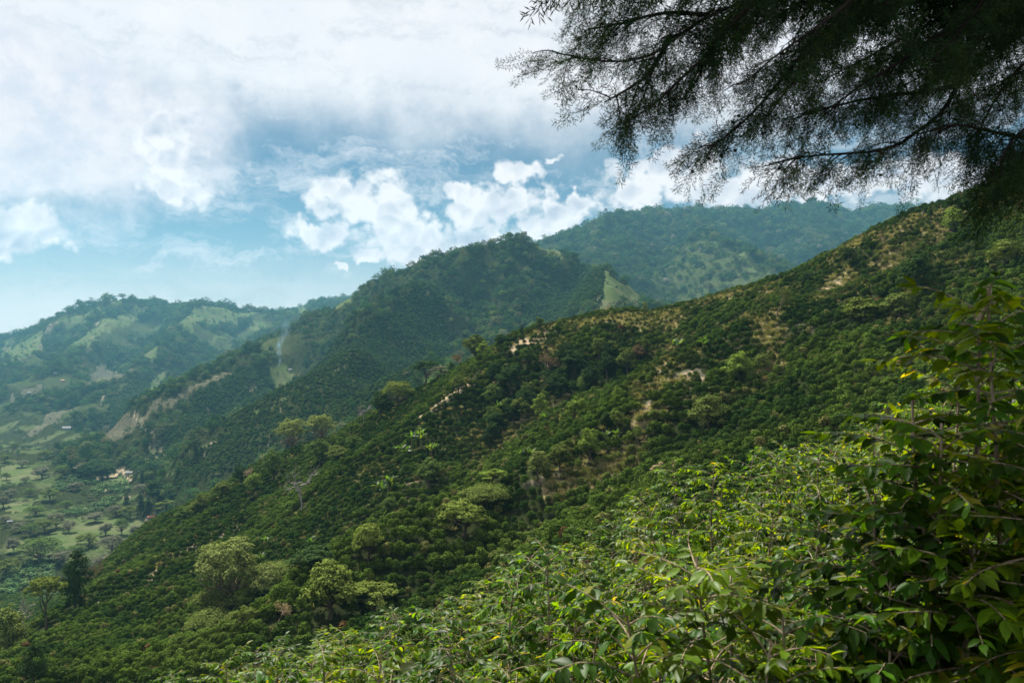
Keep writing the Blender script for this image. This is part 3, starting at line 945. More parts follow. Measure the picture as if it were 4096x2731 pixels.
def proto(kind, seed, dense=1.0, leafmat=None):
    """unit tree: crown about 1 wide, 1 high. returns (trunk mesh or None, crown mesh or None)"""
    rng = np.random.default_rng(seed)
    leafmat = leafmat or M_TREE
    mb = MB()
    bark = M_BARK
    if kind == 'round':
        bl = [(0, 0, 0.60, 0.30, 0.30, 0.30)] + ring(rng, 6, 0.27, 0.52, (0.19, 0.17)) + ring(rng, 4, 0.16, 0.78, (0.17, 0.15))
        crown_blades(mb, rng, bl, int(170 * dense), 34, 0.024, 0.42)
        tr = limbs_mesh(rng, bl[1:], 0.035, 0.4, 'trunk', bark)
    elif kind == 'dome':
        bl = [(0, 0, 0.66, 0.36, 0.36, 0.26)] + ring(rng, 9, 0.33, 0.56, (0.15, 0.13), 0.05) + ring(rng, 6, 0.2, 0.80, (0.15, 0.12), 0.03)
        crown_blades(mb, rng, bl, int(330 * dense), 30, 0.0165, 0.40, 0.12)
        tr = limbs_mesh(rng, bl[1:] + ring(rng, 8, 0.4, 0.42, (0.1, 0.1)), 0.03, 0.3, 'trunk', M_TWIG, 0.05)
    elif kind == 'umbrella':
        bl = ring(rng, 3, 0.12, 0.88, (0.24, 0.075), 0.03) + ring(rng, 5, 0.32, 0.74, (0.2, 0.06), 0.06)
        crown_blades(mb, rng, bl, int(230 * dense), 30, 0.019, 0.55, 0.1)
        tr = limbs_mesh(rng, bl, 0.026, 0.5, 'trunk', bark, 0.05)
    elif kind == 'flat':
        bl = [(0, 0, 0.52, 0.38, 0.38, 0.40)] + ring(rng, 8, 0.32, 0.40, (0.2, 0.30), 0.03)
        crown_blades(mb, rng, bl, int(330 * dense), 30, 0.017, 0.38, 0.05)
        tr = limbs_mesh(rng, bl[1:], 0.02, 0.45, 'trunk', bark)
    elif kind == 'loose':
        bl = ring(rng, 5, 0.32, 0.48, (0.15, 0.13), 0.1) + ring(rng, 4, 0.22, 0.74, (0.15, 0.13), 0.08) + [(0.03, 0, 0.9, 0.12, 0.12, 0.1), (0, 0, 0.58, 0.16, 0.16, 0.16)]
        crown_blades(mb, rng, bl, int(150 * dense), 30, 0.022, 0.5)
        tr = limbs_mesh(rng, bl, 0.03, 0.45, 'trunk', bark, 0.05)
    elif kind == 'bush':
        bl = [(0, 0, 0.48, 0.34, 0.34, 0.36)] + ring(rng, 6, 0.28, 0.32, (0.2, 0.22)) + ring(rng, 3, 0.14, 0.74, (0.17, 0.18))
        crown_blades(mb, rng, bl, int(130 * dense), 32, 0.026, 0.42)
        tr = limbs_mesh(rng, bl[1:4], 0.03, 0.3, 'trunk', bark)
    elif kind == 'shrub':
        bl = np.array([(0, 0, 0.50, 0.36, 0.36, 0.42)] + ring(rng, 4, 0.22, 0.50, (0.24, 0.27), 0.1) + ring(rng, 2, 0.10, 0.76, (0.2, 0.2), 0.04))
        nn = int(520 * dense)
        k = rng.choice(len(bl), nn, p=(bl[:, 3] ** 2) / (bl[:, 3] ** 2).sum())
        dv = sphere_pts(rng, nn)
        dv[:, 2] = np.where(dv[:, 2] < -0.5, -dv[:, 2], dv[:, 2])
        P = bl[k, :3] + dv * bl[k, 3:6] * rng.uniform(0.72, 1.18, (nn, 1))
        Nn = dv * 1.2 + rng.normal(size=(nn, 3)) * 0.3 + np.array([0, 0, 0.15])
        sz = rng.uniform(0.7, 1.3, nn)
        mb.blades(P, np.cross(Nn, rng.normal(size=(nn, 3))), Nn, 0.062 * sz, 0.036 * sz)
        tr = None
    elif kind == 'tall':
        bl = []
        for z in np.linspace(0.25, 0.95, 8):
            w = 0.36 * (1.04 - z) ** 0.55
            bl += ring(rng, 3, w * 0.6, z, (w * 0.75, 0.10), 0.03)
        crown_blades(mb, rng, bl, int(240 * dense), 30, 0.02, 0.5)
        tr = limbs_mesh(rng, bl[:6], 0.04, 0.8, 'trunk', bark)
    elif kind in ('bare', 'twiggy'):
        tb = MB()
        tips = []

        def grow(p, d, ln, r, lev):
            n = 4
            q = [p]
            dd = d.copy()
            for _ in range(n):
                dd = dd + rng.normal(size=3) * 0.16 + np.array([0, 0, 0.06])
                dd /= np.linalg.norm(dd)
                q.append(q[-1] + dd * ln / n)
            tb.tube(q, np.linspace(r, r * 0.55, n + 1), 5 if lev < 2 else 4)
            tips.append(q[-1])
            if lev >= (4 if kind == 'bare' else 5):
                return
            for _ in range(3 if lev < 3 else 2):
                nd = dd * 0.75 + rng.normal(size=3) * 0.62
                nd[2] = nd[2] * 0.6 + 0.12
                nd /= np.linalg.norm(nd)
                grow(q[rng.integers(2, n + 1)], nd, ln * rng.uniform(0.55, 0.8), r * 0.55, lev + 1)
        grow(np.zeros(3), np.array([0, 0, 1.0]), 0.36, 0.026, 0)
        tr = tb.mesh('trunk', [M_BARKPALE if kind == 'bare' else M_TWIG], True)
        co = np.empty(len(tr.vertices) * 3)
        tr.vertices.foreach_get('co', co)
        co = co.reshape(-1, 3)
        s = np.array([0.5 / np.abs(co[:, :2]).max(), 0.5 / np.abs(co[:, :2]).max(), 1 / co[:, 2].max()])
        tr.vertices.foreach_set('co', (co * s).ravel())
        if kind == 'bare':
            return tr, None
        tips = np.array(tips) * s
        tips = tips[tips[:, 2] > 0.35]
        P = np.repeat(tips, 5, 0) + rng.normal(size=(len(tips) * 5, 3)) * 0.022
        Nn = rng.normal(size=P.shape) + np.array([0, 0, 0.6])
        mb.blades(P, rng.normal(size=P.shape), Nn, 0.017, 0.011)
    return tr, mb.mesh('crown', [leafmat])


# ------------------------------------------------------------------ massed planting: points carrying instances
def proto_collection(name, meshes):
    c = bpy.data.collections.new(name)
    for i, me in enumerate(meshes):
        o = bpy.data.objects.new('%s_%02d' % (name, i), me)
        c.objects.link(o)
    return c


def planted(name, pts, rot, scl, var, tint, coll, label, cat, parent=None):
    n = len(pts)
    me = mesh_np(name, pts, np.zeros((0, 4), int), (), False, {
        'rot': ('FLOAT_VECTOR', rot), 'scl': ('FLOAT_VECTOR', scl), 'var': ('INT', var), 'tint': ('FLOAT_COLOR', np.c_[tint, np.ones(n)])})
    o = link(name, me, parent=parent, kind='stuff', label=label, cat=cat)
    ng = bpy.data.node_groups.new(name, 'GeometryNodeTree')
    ng.interface.new_socket('Geometry', in_out='INPUT', socket_type='NodeSocketGeometry')
    ng.interface.new_socket('Geometry', in_out='OUTPUT', socket_type='NodeSocketGeometry')
    gi, go = ng.nodes.new('NodeGroupInput'), ng.nodes.new('NodeGroupOutput')
    ci = ng.nodes.new('GeometryNodeCollectionInfo')
    ci.inputs['Collection'].default_value = coll
    ci.inputs['Separate Children'].default_value = True
    ci.inputs['Reset Children'].default_value = True
    ip = ng.nodes.new('GeometryNodeInstanceOnPoints')
    ip.inputs['Pick Instance'].default_value = True

    def attr(nm, typ):
        a = ng.nodes.new('GeometryNodeInputNamedAttribute')
        a.data_type = typ
        a.inputs['Name'].default_value = nm
        return a.outputs[0]
    L = ng.links.new
    L(gi.outputs[0], ip.inputs['Points'])
    L(ci.outputs[0], ip.inputs['Instance'])
    L(attr('var', 'INT'), ip.inputs['Instance Index'])
    e2r = ng.nodes.new('FunctionNodeEulerToRotation')
    L(attr('rot', 'FLOAT_VECTOR'), e2r.inputs[0])
    L(e2r.outputs[0], ip.inputs['Rotation'])
    L(attr('scl', 'FLOAT_VECTOR'), ip.inputs['Scale'])
    L(ip.outputs[0], go.inputs[0])
    md = o.modifiers.new('planting', 'NODES')
    md.node_group = ng
    return o


def scatter(dens, seed):
    """random ground points; dens: points per square metre of plan on the lattice (seen ground only)"""
    rng = np.random.default_rng(seed)
    A = (xG[:-1, 1:] - xG[:-1, :-1]) * (dG[1:, :-1] - dG[:-1, :-1])
    dc = dens[:-1, :-1] * VISF[:-1, :-1]
    cnt = rng.poisson(A * dc)
    j, i = np.nonzero(cnt)
    k = cnt[j, i]
    j, i = np.repeat(j, k), np.repeat(i, k)
    t = TG[i] + rng.random(len(i)) * (TG[1] - TG[0])
    l = LG[j] + rng.random(len(j)) * (LG[j + 1] - LG[j])
    d = np.exp(l)
    return t * d, d


def look(x, y, arr):
    return gsample(arr, x / y, np.log(y))


def to_rows(x, y, dz):
    """slide points uphill or downhill to the nearest contour of a row"""
    e = 0.8
    for _ in range(2):
        z = height(x, y)
        gx = (height(x + e, y) - height(x - e, y)) / (2 * e)
        gy = (height(x, y + e) - height(x, y - e)) / (2 * e)
        g2 = gx * gx + gy * gy + 0.02
        w = z + fbm(x / 25, y / 25, 2, 51) * 0.4
        off = np.round(w / dz) * dz - w
        x = x + np.clip(off * gx / g2, -1.6, 1.6)
        y = y + np.clip(off * gy / g2, -1.6, 1.6)
    return x, y


def tints(rng, n, cols, wts=None, jit=0.18):
    cols = np.asarray(cols, float)
    k = rng.choice(len(cols), n, p=wts)
    return cols[k] * rng.uniform(1 - jit, 1 + jit, (n, 1)) * rng.uniform(1 - jit / 3, 1 + jit / 3, (n, 3))


SHRUBS = [proto('shrub', 100 + i, 1.0, M_INST)[1] for i in range(6)]
C_SHRUB = proto_collection('coffee_shrub_kind', SHRUBS)
CANOPY = [proto('round', 200 + i, 0.34, M_INST)[1] for i in range(4)] + [proto('dome', 210 + i, 0.16, M_INST)[1] for i in range(2)] + [proto('loose', 220, 0.4, M_INST)[1]]
C_CANOPY = proto_collection('canopy_kind', CANOPY)

# trees placed one by one claim their ground first (list further down), so keep the shrubs off their feet
CLEAR = []


def keep_off(x, y, f=0.33):
    ok = np.ones(len(x), bool)
    for cx, cyy, w in CLEAR:
        ok &= (x - cx) ** 2 + (y - cyy) ** 2 > (w * f) ** 2
    return ok


def plant_hillside():
    rng = np.random.default_rng(31)
    dens = 0.95 * COFFEE * (dG < 520) * (dG > 70) * (1 - 0.93 * sstep(SOIL, 0.25, 0.6)) * (1 - 0.85 * DRY)
    dens = np.where(dG > 330, dens * 0.75, dens)
    x, y = scatter(dens, 5)
    # planting rows run across the slope, a little uneven
    wx, wy = fbm(x / 40, y / 40, 2, 51) * 3.0, fbm(x / 40 + 9, y / 40, 2, 52) * 3.0
    row = 3.2
    y = np.round((y + wy + 0.12 * x) / row) * row - wy - 0.12 * x + rng.normal(0, 0.12, len(y))
    x = np.round((x + wx) / 1.25) * 1.25 - wx + rng.normal(0, 0.2, len(x))
    key = np.round(x / 0.8).astype(np.int64) * 100003 + np.round(y / 0.9).astype(np.int64)
    ok = np.zeros(len(x), bool)
    ok[np.unique(key, return_index=True)[1]] = True
    ok &= keep_off(x, y) & (y > 68)
    x, y = x[ok], y[ok]
    z = height(x, y)
    n = len(x)
    dry = np.clip(look(x, y, DRY), 0, 1)
    tone = sstep(fbm(x / 30, y / 30, 3, 19), -0.35, 0.5)
    h = np.clip(rng.normal(1.9, 0.42, n), 0.9, 3.3) * (1 - 0.3 * dry) * (0.9 + 0.25 * tone)
    w = h * rng.uniform(0.82, 1.08, n)
    dark = np.array([0.020, 0.046, 0.011])
    mid = np.array([0.074, 0.120, 0.019])
    oliv = np.array([0.16, 0.155, 0.055])
    k = rng.random(n)[:, None]
    tint = dark + (mid - dark) * np.clip(tone[:, None] * 0.7 + k * 0.55, 0, 1)
    pd = np.clip(dry * 0.55 + (rng.random(n) < 0.045) * 0.8, 0, 1)[:, None]
    tint = tint * (1 - pd) + oliv * pd
    brown = rng.random(n) < 0.006
    tint[brown] = (0.12, 0.075, 0.03)
    tint *= rng.uniform(0.7, 1.25, (n, 1))
    P = np.c_[x, y, z - 0.1]
    rot = np.c_[rng.normal(0, 0.08, n), rng.normal(0, 0.08, n), rng.uniform(0, 6.28, n)]
    var = rng.integers(0, len(SHRUBS), n)
    # the three hundred that show largest are things of their own
    u = CX + FPX * x / y
    v = CY - FPX * (z + h) / y
    size = h / y
    out_v = np.interp(u, [500, 700, 1450, 1900, 2350, 2700, 3000, 3400, 3600, 4096], [2760, 2731, 2480, 2330, 2080, 1850, 1800, 1690, 1450, 1050])
    cand = np.nonzero((u > 10) & (u < 4000) & (v < np.minimum(out_v, 2731) - 25) & (look(x, y, VISF) > 0.8))[0]
    cand = cand[np.argsort(-size[cand])][:300]
    own = np.zeros(n, bool)
    own[cand] = True
    r = ~own
    planted('coffee_shrubs', P[r], rot[r], np.c_[w, w, h][r], var[r], tint[r], C_SHRUB, 'massed rows of dark green coffee shrubs covering the hillside', 'coffee shrubs')
    meshes = []
    for i in range(6):
        me = SHRUBS[i].copy()
        me.materials.clear()
        me.materials.append(M_TREE)
        meshes.append(me)
    for i in cand:
        dryish = tint[i][0] > tint[i][1] * 0.92
        o = link('coffee_shrub', meshes[var[i]], loc=P[i], cat='coffee shrub', group='single coffee shrubs at the foot of the hillside',
                 label='yellowing rounded coffee shrub low on the hillside above the foreground leaves' if dryish else 'dark green rounded coffee shrub low on the hillside above the foreground leaves')
        o.rotation_euler = rot[i]
        o.scale = (w[i], w[i], h[i])
        o.color = (*tint[i], 1)
    # dry grass between
    dg = 1.5 * np.clip(DRY, 0, 1) * (dG < 420) * (dG > 80) * (1 - 0.6 * sstep(SOIL, 0.4, 0.8)) + 0.10 * SOIL * (dG < 420) * (dG > 80) + 0.03 * COFFEE * (dG < 300) * (dG > 80)
    gx, gy = scatter(dg, 8)
    m = len(gx)
    tl = []
    for s in range(3):
        g = np.random.default_rng(900 + s)
        mb = MB()
        b = sphere_pts(g, 60)
        b[:, 2] = np.abs(b[:, 2]) + 0.5
        mb.blades(b * 0.3 * np.array([1, 1, 1.1]) + g.normal(size=(60, 3)) * np.array([0.16, 0.16, 0.02]), b, np.cross(b, g.normal(size=(60, 3))), 0.33, 0.035)
        tl.append(mb.mesh('tuft', [M_INST]))
    c = proto_collection('grass_tuft_kind', tl)
    s = rng.uniform(0.7, 1.5, m)
    planted('dry_grass', np.c_[gx, gy, height(gx, gy)], np.c_[np.zeros((m, 2)), rng.uniform(0, 6.28, m)], np.c_[s * 1.3, s * 1.3, s], rng.integers(0, 3, m),
            tints(rng, m, [(0.48, 0.41, 0.22), (0.36, 0.32, 0.14), (0.20, 0.21, 0.07)]), c, 'tufts of dry yellow grass between the coffee shrubs', 'dry grass')


def plant_far():
    rng = np.random.default_rng(32)
    far = dG > 470
    # coffee on the spurs
    dens = 0.16 * COFFEE * far * (1 - 0.9 * sstep(SOIL, 0.25, 0.6)) * np.clip((800 / dG) ** 1.2, 0.2, 1)
    x, y = scatter(dens, 15)
    x, y = to_rows(x, y, 1.6)
    n = len(x)
    h = rng.uniform(1.9, 3.0, n) * np.clip(y / 800, 1, 1.7)
    w = h * rng.uniform(1.0, 1.5, n)
    planted('coffee_shrubs', np.c_[x, y, height(x, y) - 0.2], np.c_[np.zeros((n, 2)), rng.uniform(0, 6.28, n)], np.c_[w, w, h * 0.9], rng.integers(0, 6, n),
            tints(rng, n, [(0.044, 0.088, 0.024), (0.068, 0.114, 0.029), (0.034, 0.066, 0.021)]), C_SHRUB, 'dense coffee rows covering the spurs beyond the crest', 'coffee shrubs')
    # woods
    dens = 0.0125 * FOREST * (1 - 1.5 * np.clip(GRASS, 0, 0.5)) * far * np.clip((1500 / dG) ** 1.1, 0.25, 1.4) * (0.45 + 0.75 * sstep(fbm(xG / 70, yG / 70, 3, 81), -0.3, 0.3))
    dens = dens + 0.0011 * GRASS * far * (1 - valley) + 0.0018 * COFFEE * (dG > 500) + 0.0012 * sstep(SOIL, 0.2, 0.5) * far * (1 - valley)
    x, y = scatter(dens, 16)
    ok = keep_off(x, y, 0.5)
    x, y = x[ok], y[ok]
    n = len(x)
    inw = look(x, y, FOREST) > 0.5
    w = np.where(inw, rng.gamma(6, 1.7, n) + 3.5, rng.uniform(3.5, 8, n)) * np.clip(y / 1700, 0.85, 1.7)
    h = w * rng.uniform(0.75, 1.25, n)
    t = tints(rng, n, [(0.046, 0.098, 0.034), (0.070, 0.130, 0.042), (0.115, 0.160, 0.045), (0.030, 0.064, 0.026), (0.14, 0.145, 0.075)], [0.3, 0.27, 0.17, 0.17, 0.09], 0.32)
    pale = (rng.random(n) < 0.012) & (x / y > 0.08) & (y > 1700)
    t[pale] = (0.30, 0.27, 0.24)
    planted('woodland', np.c_[x, y, height(x, y) - h * 0.22], np.c_[np.zeros((n, 2)), rng.uniform(0, 6.28, n)], np.c_[w, w, h], rng.integers(0, len(CANOPY), n), t,
            C_CANOPY, 'dense green woodland covering the mountains', 'woodland')
    # scrub and hedges on the valley floor
    dens = 0.006 * valley * (1 - 0.85 * sstep(GRASS, 0.6, 0.9)) * (VBAN < 0.5) * sstep(fbm(xG / 45, yG / 45, 3, 84), -0.1, 0.3)
    x, y = scatter(dens, 17)
    n = len(x)
    w = rng.uniform(3, 8, n)
    planted('scrub', np.c_[x, y, height(x, y) - 0.4], np.c_[np.zeros((n, 2)), rng.uniform(0, 6.28, n)], np.c_[w, w, w * rng.uniform(0.5, 0.9, n)], rng.integers(0, 4, n),
            tints(rng, n, [(0.05, 0.085, 0.03), (0.075, 0.10, 0.04), (0.10, 0.10, 0.06)]), C_CANOPY, 'low green scrub on the valley floor', 'scrub')
    # banana fields
    bl = []
    for s in range(3):
        g = np.random.default_rng(950 + s)
        mb = MB()
        a = np.arange(9) / 9 * 6.28 + g.normal(size=9) * 0.3
        for ang in a:
            up = g.uniform(0.25, 1.1)
            d0 = np.array([math.cos(ang), math.sin(ang), up])
            q = np.array([[0, 0, 0.42], [d0[0] * 0.16, d0[1] * 0.16, 0.42 + up * 0.22], [d0[0] * 0.36, d0[1] * 0.36, 0.42 + up * 0.30], [d0[0] * 0.52, d0[1] * 0.52, 0.42 + up * 0.16]])
            side = np.cross(d0, (0, 0, 1.0))
            side = side / np.linalg.norm(side) * 0.085
            V = np.concatenate([q - side * np.array([[0.3], [1], [1], [0.2]]), q + side * np.array([[0.3], [1], [1], [0.2]])])
            mb.add(V, [[i, i + 1, i + 5, i + 4] for i in range(3)])
        mb.tube([[0, 0, 0], [0, 0, 0.45]], [0.05, 0.04], 5)
        bl.append(mb.mesh('banana', [M_INST]))
    c = proto_collection('banana_kind', bl)
    dens = 0.05 * VBAN
    x, y = scatter(dens, 18)
    n = len(x)
    s = rng.uniform(4.0, 6.0, n)
    planted('banana_field', np.c_[x, y, height(x, y)], np.c_[np.zeros((n, 2)), rng.uniform(0, 6.28, n)], np.c_[s, s, s], rng.integers(0, 3, n),
            tints(rng, n, [(0.07, 0.13, 0.045), (0.05, 0.10, 0.035), (0.10, 0.16, 0.06)]), c, 'fields of banana plants on the valley floor', 'banana plants')

# ------------------------------------------------------------------ single trees
TINT = {'bright': (0.105, 0.150, 0.026), 'light': (0.125, 0.150, 0.045), 'mid': (0.058, 0.090, 0.022), 'dark': (0.024, 0.043, 0.014), 'olive': (0.070, 0.092, 0.022),
        'yellow': (0.098, 0.126, 0.026), 'brown': (0.105, 0.072, 0.042), 'grey': (0.090, 0.090, 0.058), 'red': (0.085, 0.045, 0.028), 'tan': (0.26, 0.20, 0.12), 'pink': (0.30, 0.22, 0.19)}
POOL = {k: [proto(k, 300 + 10 * i + s, 1.0) for s in range(3)] for i, k in enumerate(('round', 'umbrella', 'loose', 'bush', 'tall', 'bare', 'twiggy'))}
POOL['dome'] = [proto('dome', 401, 1.0), proto('dome', 402, 0.6)]
POOL['flat'] = [proto('flat', 411, 1.0)]
TR = random.Random(5)


def tree(kind, u, vb, vt, wpx, tint, label, name='tree', group=None, dmin=55.0, cat='tree', which=None, d=None):
    if d is None:
        x, y, z = hit(u, vb, dmin)
        if dmin < 100 and y > 400:                      # a foot just behind the crest: stand it on the crest
            t_ = (u - CX) / FPX
            ds = np.linspace(150, 400, 500)
            zz = gsample(zG, np.full_like(ds, t_), np.log(ds))
            k_ = int(np.argmax(zz / ds))
            x, y, z = t_ * ds[k_], float(ds[k_]), float(zz[k_])
    else:
        x, y = (u - CX) / FPX * d, d
        z = float(height(x, y))
    w = wpx * y / FPX
    h = max((vb - vt) * y / FPX, (CY - vt) / FPX * y - z)
    h = min(h, 2.6 * (vb - vt) * y / FPX)
    root = bpy.data.objects.new(name, None)
    COL.objects.link(root)
    root.empty_display_size = 0.2
    root.location = (x, y, z - 0.03 * h)
    root.rotation_euler = (0, 0, TR.uniform(0, 6.28))
    root.scale = (w, w, h)
    root['label'], root['category'] = label, cat
    if group:
        root['group'] = group
    pool = POOL[kind]
    tm, cm = pool[TR.randrange(len(pool)) if which is None else which % len(pool)]
    c = TINT[tint]
    k = TR.uniform(0.9, 1.15) * 1.5 
    for nm, me in (('trunk', tm), ('crown', cm)):
        if me is not None:
            o = link(nm if kind != 'bush' or nm == 'crown' else 'stem', me, parent=root)
            o.color = (c[0] * k, c[1] * k, c[2] * k, 1)
    CLEAR.append((x, y, w))
    return root


